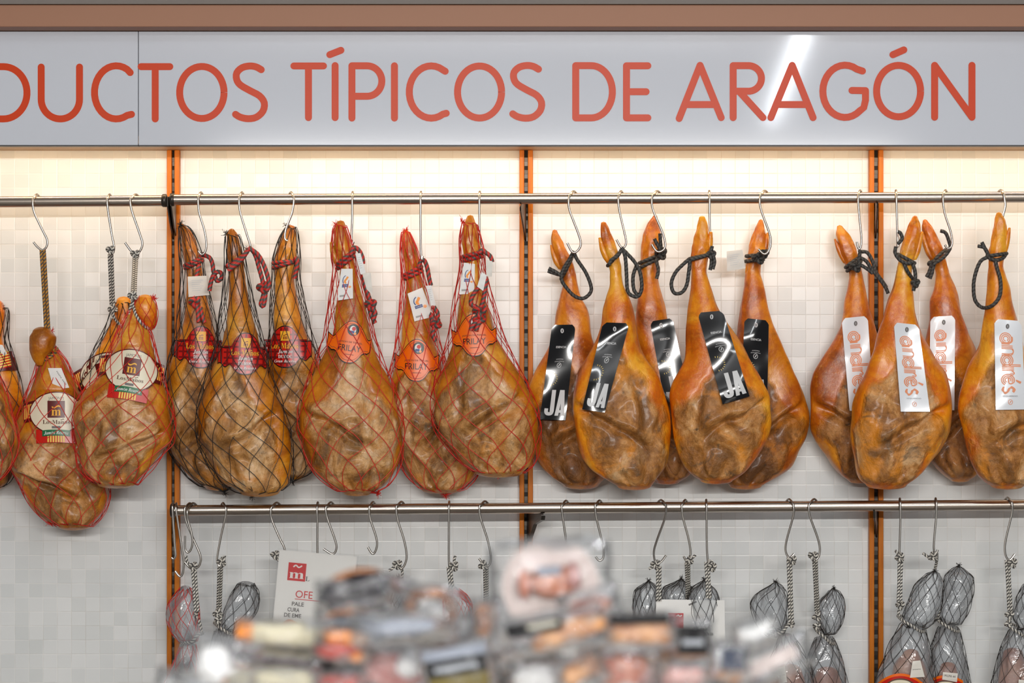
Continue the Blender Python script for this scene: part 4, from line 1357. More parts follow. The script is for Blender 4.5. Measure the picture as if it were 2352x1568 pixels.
# ---- orange collars
b = make_ham([(510, 775, 790), (530, 768, 796), (560, 768, 805), (590, 772, 812), (620, 781, 818), (650, 780, 824), (690, 775, 834), (730, 770, 842), (770, 765, 848), (800, 750, 859), (840, 731, 874), (870, 718, 892), (900, 705, 904), (940, 691, 917), (980, 688, 922), (1020, 699, 921), (1060, 712, 916), (1090, 731, 904), (1115, 760, 884), (1132, 790, 850)],
             AF, 'large front ham in a red net, leftmost with an orange collar', 'ham_tan', 9, calm=(735, 835), flip=1, group=G_F, v0=.42,
             claw=[(566, 766, 772), (580, 764, 776), (600, 768, 784), (612, 774, 786)])
ham_net(b, 'net_red', (773, 515), (868, 1133), seed=19)
frilay_label(b, 805, 784, 8, 1.0, 52, 46)
r = Rope('rope_red', 0.0062)
r.path(b.ring(608, 576, .0062)); r.path(b.ring(616, 586, .0062)); r.px([(806, 586), (812, 568), (824, 574), (832, 590), (834, 606)], b, a=.26)
r.px([(834, 630), (838, 652), (844, 672), (850, 690)], b, a=.265); r.knot(852, 700, .265, .013, .2); r.px([(848, 706), (852, 722), (862, 742)], b, a=.262); r.px([(856, 706), (862, 720), (856, 735)], b, a=.27)
r.build(b.obj, 'rope', 'red and black twisted rope')
quad_tag(b.obj, [(784, 617), (810, 617), (811, 685), (774, 690)], lambda t: b.front(795, 655) + .014, 'white', 'origin_tag', info_print, notch=False, bend=.001)
quad_tag(b.obj, [(816, 582), (828, 581), (840, 626), (828, 630)], lambda t: .275, 'white', 'paper_strip', scribble, notch=False, bend=.001)
quad_tag(b.obj, [(832, 628), (852, 626), (856, 678), (842, 664)], lambda t: .272, 'paper', 'paper_strip', None, notch=False, bend=.002)

b = make_ham([(530, 926, 938), (548, 924, 946), (575, 924, 956), (600, 928, 962), (630, 932, 966), (660, 934, 975), (700, 932, 984), (740, 927, 989), (780, 922, 996), (820, 915, 1008), (850, 905, 1014), (880, 898, 1020), (920, 893, 1035), (960, 898, 1058), (1000, 908, 1080), (1040, 916, 1095), (1072, 927, 1097), (1100, 944, 1084), (1122, 968, 1062)],
             AB + .01, 'ham in a red net hanging lowest between two larger orange collar hams', 'ham_tan', 10, calm=(778, 876), flip=-1, group=G_F, v0=.42)
ham_net(b, 'net_red', (931, 530), (1023, 1137), seed=20)
frilay_label(b, 957, 826, 2, 1.0, 50, 50)
r = Rope('rope_red', 0.0062)
r.path(b.ring(632, 612, .0062)); r.path(b.ring(640, 622, .0062)); r.px([(962, 612), (968, 596), (976, 600), (982, 618), (986, 640), (990, 656)], b, a=.16)
r.px([(996, 704), (1006, 722), (998, 735), (990, 720), (994, 745), (1002, 760)], b, a=.165); r.knot(1002, 742, .165, .012, .9); r.px([(998, 752), (994, 768), (1001, 784)], b, a=.165)
r.build(b.obj, 'rope', 'red and black twisted rope')
quad_tag(b.obj, [(936, 674), (970, 660), (995, 727), (952, 738)], lambda t: b.front(960, 700) + .012, 'white', 'origin_tag', info_print, notch=False, bend=.001)
quad_tag(b.obj, [(978, 656), (990, 655), (1001, 700), (990, 702)], lambda t: .178, 'white', 'paper_strip', scribble, notch=False, bend=.001)

b = make_ham([(497, 1074, 1087), (520, 1064, 1094), (550, 1061, 1100), (580, 1065, 1104), (610, 1069, 1101), (640, 1067, 1104), (680, 1057, 1114), (720, 1051, 1125), (760, 1047, 1135), (800, 1036, 1154), (840, 1019, 1178), (870, 1008, 1198), (900, 999, 1213), (940, 995, 1231), (980, 1001, 1236), (1010, 1016, 1235), (1040, 1040, 1231), (1065, 1065, 1221), (1083, 1092, 1200)],
             AF, 'large front ham in a red net with a tied rope, beside the middle upright', 'ham_tan', 11, calm=(720, 818), flip=-1, group=G_F, v0=.42)
ham_net(b, 'net_red', (1063, 510), (1146, 1088), seed=21)
frilay_label(b, 1089, 768, -3, 1.0, 50, 50)
r = Rope('rope_red', 0.0062)
r.path(b.ring(590, 578, .0062)); r.path(b.ring(599, 588, .0062)); r.px([(1102, 582), (1107, 573), (1116, 580), (1126, 588), (1131, 602)], b, a=.26)
r.px([(1118, 640), (1114, 665), (1110, 690), (1104, 706)], b, a=.27); r.px([(1099, 660), (1085, 680), (1082, 698), (1095, 706), (1104, 720)], b, a=.268)
r.knot(1103, 716, .272, .016, .3); r.knot(1100, 730, .272, .014, 1.2); r.px([(1098, 735), (1088, 745), (1081, 758)], b, off=.01); r.px([(1103, 738), (1096, 750), (1094, 760)], b, off=.012)
r.build(b.obj, 'rope', 'red and black twisted rope')
quad_tag(b.obj, [(1066, 603), (1091, 606), (1089, 674), (1054, 676)], lambda t: b.front(1076, 640) + .014, 'white', 'origin_tag', info_print, notch=False, bend=.001)
quad_tag(b.obj, [(1116, 596), (1131, 600), (1130, 636), (1117, 634)], lambda t: .275, 'paper', 'paper_strip', None, notch=False, bend=.001)
quad_tag(b.obj, [(1106, 624), (1118, 632), (1110, 668), (1096, 658)], lambda t: .278, 'white', 'paper_strip', None, notch=False, bend=.001)

# ---- black tags
def black_rope(): return Rope('rope_black', 0.0052, lobes=4, pitch=0.005)
b = make_ham([(530, 1269, 1279), (550, 1266, 1289), (575, 1270, 1302), (600, 1279, 1315), (625, 1289, 1321), (650, 1293, 1326), (680, 1286, 1333), (710, 1280, 1348), (740, 1276, 1355), (770, 1271, 1358), (800, 1258, 1364), (830, 1241, 1374), (860, 1227, 1385), (900, 1218, 1396), (950, 1214, 1401), (1000, 1222, 1402), (1040, 1233, 1402), (1070, 1246, 1400), (1095, 1266, 1392), (1113, 1292, 1376)],
             AB, 'orange ham behind, leftmost of those with a black tag', 'ham_dark', 21, flip=-1, group=G_J, v0=.47, claw=[(572, 1272, 1276), (585, 1271, 1282), (605, 1275, 1290), (618, 1284, 1292)])
r = black_rope()
r.path(b.ring(640, 590, .0052)); r.px([(1318, 576), (1308, 595), (1293, 620), (1290, 642), (1302, 662), (1320, 680), (1340, 685), (1356, 672), (1357, 655), (1345, 625), (1325, 595), (1318, 578)], b, a=.16, off=.004)
r.px([(1290, 634), (1276, 624), (1260, 616)], b, a=.165); r.px([(1290, 632), (1275, 628), (1258, 622)], b, a=.16)
r.build(b.obj, 'rope')
quad_tag(b.obj, [(1268, 746), (1322, 745), (1299, 965), (1240, 963)], b, 'tag_black', 'tag', ja_print, seed=1, eyelet=(46, 26), label='glossy black card tag with white lettering')

b = make_ham([(512, 1381, 1392), (530, 1380, 1401), (550, 1382, 1409), (575, 1387, 1418), (600, 1397, 1424), (625, 1401, 1427), (650, 1401, 1431), (680, 1393, 1444), (710, 1387, 1453), (740, 1385, 1459), (770, 1378, 1465), (800, 1365, 1474), (825, 1350, 1488), (850, 1331, 1505), (880, 1318, 1518), (920, 1311, 1530), (960, 1313, 1539), (1000, 1320, 1541), (1040, 1333, 1536), (1070, 1352, 1528), (1095, 1381, 1513), (1115, 1415, 1498)],
             AF, 'large front orange ham with a tilted black tag, second of the black tag hams', 'ham_orange', 22, flip=1, group=G_J, v0=.44, claw=[(556, 1383, 1390), (575, 1383, 1398), (595, 1389, 1404), (604, 1395, 1404)])
r = black_rope()
r.path(b.ring(610, 580, .0052)); r.px([(1399, 608), (1405, 596), (1418, 588), (1428, 572)], b, a=.262)
r.px([(1428, 568), (1436, 590), (1439, 630), (1441, 665), (1450, 678), (1466, 680), (1474, 660), (1470, 625), (1458, 602), (1440, 582), (1428, 570)], b, a=.26)
r.px([(1462, 610), (1454, 635), (1456, 665), (1466, 678)], b, a=.25)
r.build(b.obj, 'rope')
quad_tag(b.obj, [(1385, 740), (1446, 742), (1389, 947), (1337, 940)], b, 'tag_black', 'tag', ja_print, seed=2, eyelet=(50, 24), label='glossy black card tag with white lettering')

b = make_ham([(496, 1500, 1509), (515, 1487, 1513), (540, 1478, 1518), (565, 1474, 1519), (590, 1473, 1513), (620, 1471, 1508), (650, 1471, 1512), (680, 1463, 1520), (710, 1461, 1529), (740, 1461, 1536), (780, 1464, 1547), (810, 1468, 1558), (850, 1466, 1578), (900, 1456, 1598), (960, 1451, 1608), (1020, 1456, 1606), (1060, 1466, 1600), (1088, 1482, 1585), (1106, 1505, 1560)],
             AB, 'orange ham mostly hidden behind the second and fourth black tag hams', 'ham_dark', 23, flip=1, group=G_J, v0=.50)
r = black_rope()
r.path(b.ring(604, 584, .0052)); r.path(b.ring(616, 592, .0052)); r.knot(1519, 582, .16, .014, .4); r.px([(1519, 576), (1510, 562), (1503, 548)], b, a=.17); r.px([(1519, 576), (1517, 555), (1516, 536)], b, a=.165)
r.px([(1512, 590), (1508, 600), (1512, 620), (1508, 640)], b, a=.14)
r.build(b.obj, 'rope')
quad_tag(b.obj, [(1493, 738), (1545, 730), (1585, 920), (1527, 925)], b, 'tag_black', 'tag', ja_print, seed=3, eyelet=(44, 24), label='glossy black card tag with white lettering')

b = make_ham([(500, 1605, 1620), (520, 1601, 1626), (545, 1595, 1627), (570, 1590, 1630), (590, 1588, 1626), (620, 1588, 1622), (650, 1587, 1631), (680, 1584, 1643), (710, 1581, 1654), (740, 1580, 1668), (780, 1579, 1694), (820, 1576, 1722), (850, 1565, 1741), (880, 1552, 1754), (920, 1541, 1767), (960, 1543, 1765), (1000, 1547, 1758), (1040, 1557, 1745), (1070, 1570, 1722), (1090, 1588, 1700), (1103, 1608, 1680)],
             AF, 'large front orange ham, its black tag tilted right and a rope loop on its left', 'ham_orange', 24, flip=-1, group=G_J, v0=.44, shift=-.0, claw=[(543, 1620, 1628), (560, 1617, 1631), (580, 1614, 1630), (592, 1616, 1626)])
r = black_rope()
r.path(b.ring(594, 584, .0052)); r.px([(1586, 597), (1600, 592), (1615, 588), (1630, 582), (1636, 565)], b, a=.262)
r.px([(1584, 594), (1570, 606), (1552, 625), (1542, 650), (1548, 672), (1565, 672), (1577, 655), (1582, 625), (1585, 597)], b, a=.255)
r.knot(1634, 585, .262, .010, .2); r.px([(1637, 585), (1641, 600), (1637, 618)], b, a=.264); r.px([(1634, 588), (1634, 605), (1631, 620)], b, a=.258)
r.build(b.obj, 'rope')
quad_tag(b.obj, [(1602, 718), (1660, 713), (1722, 910), (1660, 928)], b, 'tag_black', 'tag', ja_print, seed=4, eyelet=(50, 22), label='glossy black card tag with white lettering')

b = make_ham([(506, 1743, 1752), (525, 1734, 1756), (550, 1725, 1758), (575, 1719, 1758), (592, 1717, 1751), (620, 1713, 1745), (650, 1709, 1752), (680, 1702, 1759), (710, 1696, 1766), (740, 1694, 1773), (780, 1692, 1790), (820, 1688, 1808), (850, 1680, 1820), (880, 1670, 1836), (920, 1660, 1850), (960, 1652, 1855), (1000, 1650, 1851), (1040, 1648, 1833), (1070, 1650, 1813), (1095, 1657, 1782), (1115, 1676, 1750)],
             AB, 'dark orange ham behind, rightmost of those with a black tag', 'ham_dark', 25, flip=-1, group=G_J, v0=.48, claw=[(544, 1752, 1757), (560, 1748, 1760), (576, 1746, 1760), (588, 1746, 1754)])
r = black_rope()
r.path(b.ring(588, 584, .0052)); r.path(b.ring(600, 596, .0052)); r.knot(1743, 592, .16, .015, .5); r.knot(1756, 582, .165, .010, 0.1)
r.build(b.obj, 'rope')
quad_tag(b.obj, [(1710, 730), (1766, 736), (1762, 935), (1702, 930)], b, 'tag_black', 'tag', ja_print, seed=5, eyelet=(48, 24), label='glossy black card tag with white lettering')
quad_tag(b.obj, [(1669, 577), (1705, 573), (1712, 616), (1670, 623)], lambda t: .155, 'paper', 'paper_tag', scribble, notch=False, bend=.001)

# ---- white tags
b = make_ham([(520, 1923, 1934), (540, 1921, 1950), (560, 1925, 1961), (585, 1931, 1970), (605, 1941, 1975), (630, 1951, 1980), (660, 1946, 1986), (690, 1939, 1992), (720, 1936, 1998), (745, 1930, 2004), (770, 1916, 2012), (800, 1898, 2020), (830, 1882, 2032), (860, 1868, 2045), (900, 1861, 2051), (940, 1862, 2055), (980, 1866, 2054), (1010, 1876, 2050), (1040, 1891, 2042), (1070, 1908, 2032), (1090, 1927, 2018), (1104, 1948, 2000)],
             AB, 'dark orange ham behind, leftmost of those with a white tag', 'ham_dark', 26, flip=1, group=G_A, v0=.48, shift=.1, claw=[(558, 1924, 1928), (572, 1925, 1936), (592, 1931, 1944), (604, 1938, 1948)])
r = black_rope()
r.path(b.ring(614, 590, .0052)); r.path(b.ring(622, 600, .0052)); r.knot(1966, 612, .165, .013, .5); r.px([(1972, 600), (1975, 580), (1974, 574)], b, a=.165)
r.px([(1976, 592), (1990, 600), (2005, 622), (2020, 640), (2034, 660), (2040, 674)], b, a=.16); r.px([(1977, 578), (1992, 580), (2004, 600), (2012, 625), (2026, 645), (2036, 660)], b, a=.15); r.px([(1976, 608), (1990, 616), (2005, 628)], b, a=.17)
r.build(b.obj, 'rope')
quad_tag(b.obj, [(1933, 731), (1993, 725), (2008, 948), (1952, 950)], b, 'tag_white', 'tag', andres_print, seed=6, eyelet=(52, 24), label='glossy white card tag with copper lettering')

b = make_ham([(498, 2096, 2107), (520, 2086, 2114), (545, 2078, 2113), (575, 2068, 2107), (600, 2063, 2098), (630, 2057, 2094), (660, 2051, 2096), (690, 2040, 2100), (720, 2031, 2105), (760, 2021, 2117), (800, 2010, 2136), (830, 1998, 2153), (860, 1987, 2172), (900, 1968, 2183), (940, 1956, 2188), (980, 1952, 2184), (1020, 1955, 2168), (1050, 1960, 2151), (1080, 1967, 2130), (1100, 1978, 2104), (1113, 1994, 2082)],
             AF, 'large front ham with a white tag, right in front of the right upright', 'ham_orange', 27, flip=-1, group=G_A, v0=.42, claw=[(543, 2106, 2112), (560, 2100, 2112), (580, 2095, 2110), (596, 2094, 2104)])
r = black_rope()
r.path(b.ring(584, 604, .0052)); r.px([(2058, 566), (2056, 580), (2066, 596), (2082, 604), (2097, 602)], b, a=.26)
r.px([(2062, 560), (2072, 548), (2068, 535), (2062, 532)], b, a=.255); r.px([(2076, 604), (2084, 622), (2096, 640), (2103, 650)], b, off=.004); r.px([(2096, 604), (2102, 625), (2102, 645), (2098, 668)], b, a=.255)
r.knot(2103, 650, .262, .009, .2)
r.build(b.obj, 'rope')
quad_tag(b.obj, [(2053, 740), (2110, 746), (2136, 945), (2069, 945)], b, 'tag_white', 'tag', andres_print, seed=7, eyelet=(50, 24), label='glossy white card tag with copper lettering')

b = make_ham([(506, 2120, 2129), (525, 2119, 2143), (550, 2123, 2156), (575, 2127, 2168), (600, 2141, 2173), (630, 2149, 2181), (660, 2146, 2194), (690, 2138, 2204), (720, 2137, 2211), (760, 2133, 2223), (800, 2124, 2238), (830, 2115, 2245), (880, 2110, 2252), (940, 2105, 2256), (1000, 2110, 2256), (1040, 2124, 2254), (1065, 2140, 2250), (1088, 2160, 2243), (1102, 2182, 2226)],
             AB, 'dark ham behind, its trotter tip leaning left, third of the white tag hams', 'ham_dark', 28, flip=-1, group=G_A, v0=.46, claw=[(542, 2123, 2130), (562, 2124, 2138), (585, 2130, 2146), (598, 2138, 2150)])
r = black_rope()
r.path(b.ring(606, 574, .0052)); r.px([(2160, 530), (2172, 535), (2180, 555), (2182, 570), (2168, 590), (2150, 602), (2140, 606)], b, a=.155)
r.knot(2141, 606, .155, .009, .3); r.px([(2139, 610), (2134, 625), (2128, 636)], b, a=.155); r.px([(2144, 610), (2141, 625), (2136, 640)], b, a=.16)
r.build(b.obj, 'rope')
quad_tag(b.obj, [(2137, 728), (2194, 724), (2192, 942), (2134, 940)], b, 'tag_white', 'tag', andres_print, seed=8, eyelet=(54, 24), label='glossy white card tag with copper lettering')

b = make_ham([(490, 2289, 2300), (510, 2285, 2310), (535, 2280, 2311), (560, 2275, 2311), (585, 2271, 2308), (605, 2271, 2303), (630, 2269, 2308), (660, 2267, 2317), (690, 2263, 2323), (720, 2260, 2332), (760, 2254, 2342), (800, 2247, 2352), (825, 2237, 2364), (850, 2226, 2378), (880, 2216, 2395), (910, 2208, 2410), (950, 2206, 2425), (990, 2211, 2430), (1030, 2221, 2427), (1060, 2230, 2415), (1085, 2242, 2396), (1105, 2262, 2370), (1116, 2280, 2345)],
             AF + .03, 'large front ham with a white tag at the right edge of the wall', 'ham_orange', 29, flip=-1, group=G_A, v0=.42, claw=[(533, 2307, 2313), (550, 2302, 2314), (572, 2298, 2312), (590, 2296, 2306)])
r = black_rope()
r.path(b.ring(588, 582, .0052)); r.px([(2268, 582), (2272, 592), (2288, 597), (2304, 592), (2311, 582)], b, off=0)
r.px([(2270, 590), (2252, 600), (2240, 630), (2236, 660), (2240, 690), (2256, 706), (2278, 702), (2296, 680), (2298, 645), (2290, 615), (2286, 598)], b, a=.262)
r.px([(2270, 585), (2262, 570), (2255, 556)], b, a=.26); r.px([(2268, 580), (2260, 568), (2246, 565)], b, a=.255)
r.build(b.obj, 'rope')
quad_tag(b.obj, [(2284, 732), (2346, 737), (2356, 940), (2287, 941)], b, 'tag_white', 'tag', andres_print, seed=9, eyelet=(48, 24), label='glossy white card tag with copper lettering')
# ------------------------------------------------------------ netted bags on the lower rail
M['shank'] = ham_mat('shank_in_bag', (srgb(110, 50, 26), srgb(160, 92, 56), srgb(186, 130, 92), srgb(134, 66, 38)),
                     (srgb(80, 40, 24), srgb(120, 70, 44), srgb(150, 96, 66), srgb(176, 126, 94), srgb(200, 160, 130), srgb(96, 70, 56)))


def bag(label, lobe, body, kt, ring_y, net_col, a0=0.14, rope=None, meat=None, extra=None, n=10, seed=0):
    bb = Body(body, a0, fat=1.0, n=70, seed=seed, tmax=0.05)
    e = empty('hanging_bag', W(bb.c[-1], bb.y1, a0), label, 'bag', 'netted shank bags on the lower rail')
    lb = Body(lobe, a0 + 0.01, fat=0.95, n=60, seed=seed + 9, tmax=0.04)
    mb = MB(); bb.mesh(mb, ns=44, crinkle=.7, lump=.5, hoof=False); lb.mesh(mb, ns=44, crinkle=.8, lump=.5, hoof=False)
    mb.build('plastic_bag', M['film_fog'], e)
    if meat:
        me = Body(meat, a0, fat=.75, n=50, seed=seed + 4, tmax=0.035)
        mb = MB(); me.mesh(mb, ns=32, hoof=False, lump=.8); mb.build('cured_shank', M['shank'], e, attr='meat')
    mb = MB(); net(mb, lb, n, 40, 0.00075, off=.004, knot_t=kt, knot_b=(sum(ring_y[0::2]) / 2, sum(ring_y[1::2]) / 2), seed=seed, stretch=1.2)
    net(mb, bb, n, 52, 0.00075, off=.004, seed=seed + 1, stretch=1.3)
    no = mb.build('net', M[net_col], e)
    if kt:
        mb = MB(); tuft(mb, W(kt[0], kt[1], a0 + 0.014), 0.008, 26, seed, up=.3); mb.build('net_knot', M[net_col], no)
    r = Rope('rope_white', 0.0040)
    x0, y0_, x1, y1_ = ring_y
    P = [W(x0 - 2, y0_, a0 + .01), W(x0 + (x1 - x0) * .15, y0_ + (y1_ - y0_) * .3, a0 + .045), W((x0 + x1) / 2, (y0_ + y1_) / 2 + 4, a0 + .055),
         W(x0 + (x1 - x0) * .85, y1_, a0 + .045), W(x1 + 2, y1_, a0 + .01), W((x0 + x1) / 2, (y0_ + y1_) / 2 - 8, a0 - .03), W(x0 - 2, y0_ - 2, a0)]
    r.path(P)
    for q in rope or []:
        if q[0] == 'd': r.double((q[1], q[2]), (q[3], q[4]), RA + .02 if len(q) < 6 else q[5], a0 + .05)
        elif q[0] == 'k': r.knot(q[1], q[2], q[3], q[4], q[5])
        else: r.px(q[1], a=q[2])
    r.build(e, 'cord', 'white and black striped cord')
    if extra: extra(e, bb)
    return e


KR = RA + .026
bag('red netted bag with striped cord hanging in front of the left upright',
    [(1350, 416, 436), (1368, 402, 447), (1392, 388, 453), (1420, 386, 455), (1450, 396, 455), (1472, 412, 450)],
    [(1484, 416, 448), (1515, 404, 452), (1545, 392, 460), (1570, 380, 472), (1640, 365, 485)], (398, 1400), (418, 1484, 463, 1455), 'net_red', .18,
    [('k', 444, 1300, KR, .010, .3), ('p', [(438, 1300), (430, 1290), (427, 1276)], KR), ('d', 445, 1304, 452, 1405), ('k', 451, 1412, .2, .007, .1), ('p', [(452, 1410), (460, 1435), (464, 1455)], .2)], seed=41)
bag('black netted bag tilted to the right, left of the offer sheet',
    [(1345, 545, 582), (1360, 535, 590), (1380, 526, 592), (1402, 518, 588), (1425, 509, 574), (1445, 506, 552), (1458, 510, 536)],
    [(1452, 494, 532), (1500, 482, 540), (1560, 470, 552), (1640, 460, 560)], (581, 1348), (494, 1430, 532, 1454), 'net_black', .085,
    [('k', 509, 1290, KR, .011, .6), ('p', [(508, 1290), (515, 1282), (516, 1276)], KR), ('d', 506, 1298, 503, 1400), ('k', 500, 1408, .2, .011, .9), ('k', 502, 1424, .2, .008, .2)], seed=42)
bag('netted bag hidden behind the dark salami packs, its cord knot above them',
    [(1330, 905, 920), (1350, 895, 940), (1400, 890, 945), (1430, 905, 930)],
    [(1440, 900, 935), (1500, 880, 950), (1560, 875, 955)], (915, 1326), (900, 1420, 930, 1435), 'net_black', .12,
    [('k', 913, 1296, KR, .011, .2), ('p', [(918, 1300), (924, 1312), (922, 1335)], .19), ('p', [(908, 1298), (900, 1306), (893, 1310)], KR)], seed=43)
bag('red netted bag with a bright red net knot, left of the blurred dome package',
    [(1352, 1030, 1050), (1368, 1022, 1070), (1395, 1022, 1082), (1430, 1026, 1080), (1455, 1036, 1070)],
    [(1462, 1030, 1075), (1510, 1015, 1090), (1570, 1005, 1100)], (1081, 1388), (1028, 1440, 1075, 1460), 'net_red', .175,
    [('k', 1043, 1300, KR, .011, .4), ('p', [(1043, 1292), (1044, 1282), (1046, 1276)], KR), ('d', 1032, 1302, 1037, 1350)], seed=44)
bag('netted bag on a doubled striped cord just left of the middle upright',
    [(1405, 1100, 1120), (1420, 1090, 1135), (1450, 1088, 1140), (1475, 1100, 1125)],
    [(1480, 1096, 1130), (1530, 1080, 1145), (1580, 1075, 1150)], (1112, 1400), (1098, 1470, 1128, 1482), 'net_black', .062,
    [('k', 1110, 1298, KR, .011, .9), ('d', 1116, 1302, 1117, 1398)], seed=45)
for i, (kx, ky, rows, rp, lab) in enumerate((
        (1490, 1333, [(1342, 1480, 1500), (1357, 1461, 1515), (1385, 1458, 1512), (1425, 1460, 1508), (1450, 1470, 1500)],
         [('k', 1506, 1296, KR, .011, .3), ('p', [(1503, 1300), (1494, 1304), (1490, 1306)], KR), ('d', 1513, 1300, 1513, 1380)], 'black netted bag left of the small white card'),
        (1565, 1328, [(1338, 1555, 1574), (1352, 1527, 1588), (1375, 1521, 1590), (1420, 1525, 1588), (1450, 1540, 1578)],
         [('k', 1584, 1286, KR, .009, .8), ('p', [(1586, 1284), (1593, 1278), (1598, 1274)], KR), ('d', 1579, 1292, 1581, 1378)], 'black netted bag behind the middle of the small white card'),
        (1617, 1331, [(1341, 1607, 1627), (1353, 1591, 1641), (1378, 1583, 1648), (1420, 1590, 1644), (1450, 1600, 1632)],
         [('k', 1636, 1302, KR, .010, .2), ('p', [(1634, 1296), (1634, 1290), (1638, 1288)], KR), ('d', 1624, 1290, 1628, 1374)], 'black netted bag behind the right end of the small white card'))):
    c = (rows[2][1] + rows[2][2]) / 2
    bag(lab, rows, [(1460, c - 20, c + 20), (1520, c - 28, c + 28), (1600, c - 30, c + 30)], (kx, ky), (c - 20, 1445, c + 20, 1455), 'net_black', (.16, .062, .175)[i], rp, seed=50 + i, n=12)


def sticker(q, txt):
    def f(e, bb): quad_tag(e, q, lambda t: bb.front((q[0][0] + q[1][0]) / 2, (q[0][1] + q[2][1]) / 2) + .01, 'paper', 'paper_sticker',
                           (lambda c: c.text(txt, 50, .55 * c.h, 13, 'black', wfit=72)) if txt else None, notch=False, bend=.001)
    return f


def arched(e, bb, cx, cy, q, txt, hw=60):
    d = Decal(cx, cy, 0, lambda x, y: bb.front(x, y, True) + .006)
    d.region(-hw, hw, lambda u: 0.008 * u * u - 2, 60, 'red', 24, 4)
    d.region(-hw, hw, lambda u: 0.008 * u * u - 2, lambda u: .008 * u * u + 4, 'orange', 24, 1)
    d.region(-hw + 12, hw - 12, lambda u: 0.011 * u * u + 9, 60, 'brown', 20, 4)
    d.oval(0, 24, 26, 11, 'cream'); d.region(-9, 9, 22, 34, 'red', 3, 2)
    d.build('arched_label', e)
    sticker(q, txt)(e, bb)


bag('black netted bag, upper part bulging left, nearest of two left of the right upright',
    [(1345, 1770, 1792), (1365, 1737, 1803), (1385, 1727, 1806), (1410, 1733, 1806), (1440, 1746, 1803), (1460, 1768, 1798)],
    [(1462, 1790, 1820), (1490, 1784, 1838), (1520, 1768, 1853), (1550, 1754, 1862), (1620, 1742, 1872)], (1781, 1335), (1770, 1464, 1820, 1432), 'net_black', .165,
    [('k', 1820, 1286, KR, .010, .4), ('d', 1813, 1280, 1817, 1428), ('k', 1818, 1434, .2, .006, .2)],
    [(1540, 1785, 1840), (1580, 1765, 1850), (1620, 1760, 1855)], sticker([(1783, 1534), (1803, 1530), (1808, 1566), (1790, 1570)], 'IMAPA'), seed=61)
bag('slim black netted bag right beside the right upright, on its left',
    [(1360, 1904, 1926), (1378, 1888, 1935), (1400, 1881, 1937), (1430, 1886, 1932), (1455, 1896, 1918)],
    [(1470, 1874, 1914), (1500, 1862, 1926), (1530, 1856, 1935), (1560, 1850, 1942), (1620, 1842, 1950)], (1914, 1350), (1872, 1440, 1914, 1476), 'net_black', .075,
    [('k', 1868, 1277, KR, .011, .2), ('d', 1872, 1286, 1877, 1404), ('k', 1876, 1416, .2, .010, .7), ('k', 1876, 1438, .2, .008, .1)],
    [(1545, 1875, 1925), (1580, 1862, 1935), (1620, 1855, 1940)], seed=62)
bag('large black netted bag with an arched orange and red label, right of the right upright',
    [(1320, 2130, 2156), (1342, 2106, 2163), (1370, 2094, 2162), (1400, 2082, 2157), (1425, 2075, 2146), (1440, 2086, 2126)],
    [(1442, 2068, 2122), (1480, 2046, 2132), (1520, 2031, 2140), (1568, 2014, 2148), (1640, 2002, 2156)], (2147, 1310), (2064, 1414, 2120, 1448), 'net_black', .197,
    [('k', 2067, 1280, KR, .011, .6), ('p', [(2064, 1278), (2060, 1268), (2056, 1264)], KR), ('d', 2068, 1288, 2066, 1382), ('k', 2068, 1390, .2, .010, .2), ('p', [(2066, 1396), (2064, 1410), (2072, 1420)], .2)],
    [(1500, 2075, 2110), (1530, 2052, 2125), (1580, 2045, 2135), (1620, 2040, 2140)],
    lambda e, bb: arched(e, bb, 2068, 1548, [(2096, 1518), (2114, 1516), (2124, 1554), (2090, 1556)], 'IMAPA'), seed=63)
bag('tall black netted bag second right of the right upright, with a white sticker',
    [(1308, 2190, 2214), (1325, 2174, 2232), (1350, 2171, 2233), (1380, 2166, 2228), (1410, 2160, 2218), (1432, 2168, 2204)],
    [(1448, 2156, 2202), (1490, 2142, 2212), (1530, 2136, 2219), (1568, 2132, 2226), (1640, 2126, 2232)], (2202, 1298), (2152, 1420, 2200, 1448), 'net_black', .056,
    [('k', 2143, 1278, KR, .011, .9), ('p', [(2137, 1282), (2128, 1276), (2120, 1270)], KR), ('p', [(2152, 1268, .05), (2152, 1285, .02), (2148, 1305, 0)], .13), ('d', 2156, 1395, 2151, 1425, .115)],
    [(1530, 2160, 2195), (1570, 2150, 2205), (1620, 2145, 2215)],
    lambda e, bb: arched(e, bb, 2172, 1552, [(2166, 1543), (2200, 1546), (2198, 1566), (2164, 1560)], 'M.LPA 44', 40), seed=64)
bag('black netted bag at the right edge under the last lower hook',
    [(1345, 2352, 2376), (1380, 2336, 2390), (1420, 2331, 2390), (1440, 2342, 2378)],
    [(1452, 2318, 2362), (1490, 2301, 2370), (1530, 2290, 2380), (1600, 2272, 2390)], (2366, 1332), (2314, 1432, 2358, 1460), 'net_black', .15,
    [('k', 2326, 1293, KR, .011, .4), ('d', 2314, 1286, 2320, 1402), ('k', 2319, 1412, .2, .010, .2), ('k', 2316, 1432, .2, .008, .8)],
    [(1500, 2305, 2350), (1560, 2292, 2365), (1620, 2285, 2370)], sticker([(2340, 1560), (2356, 1562), (2356, 1580), (2338, 1578)], ''), seed=65)

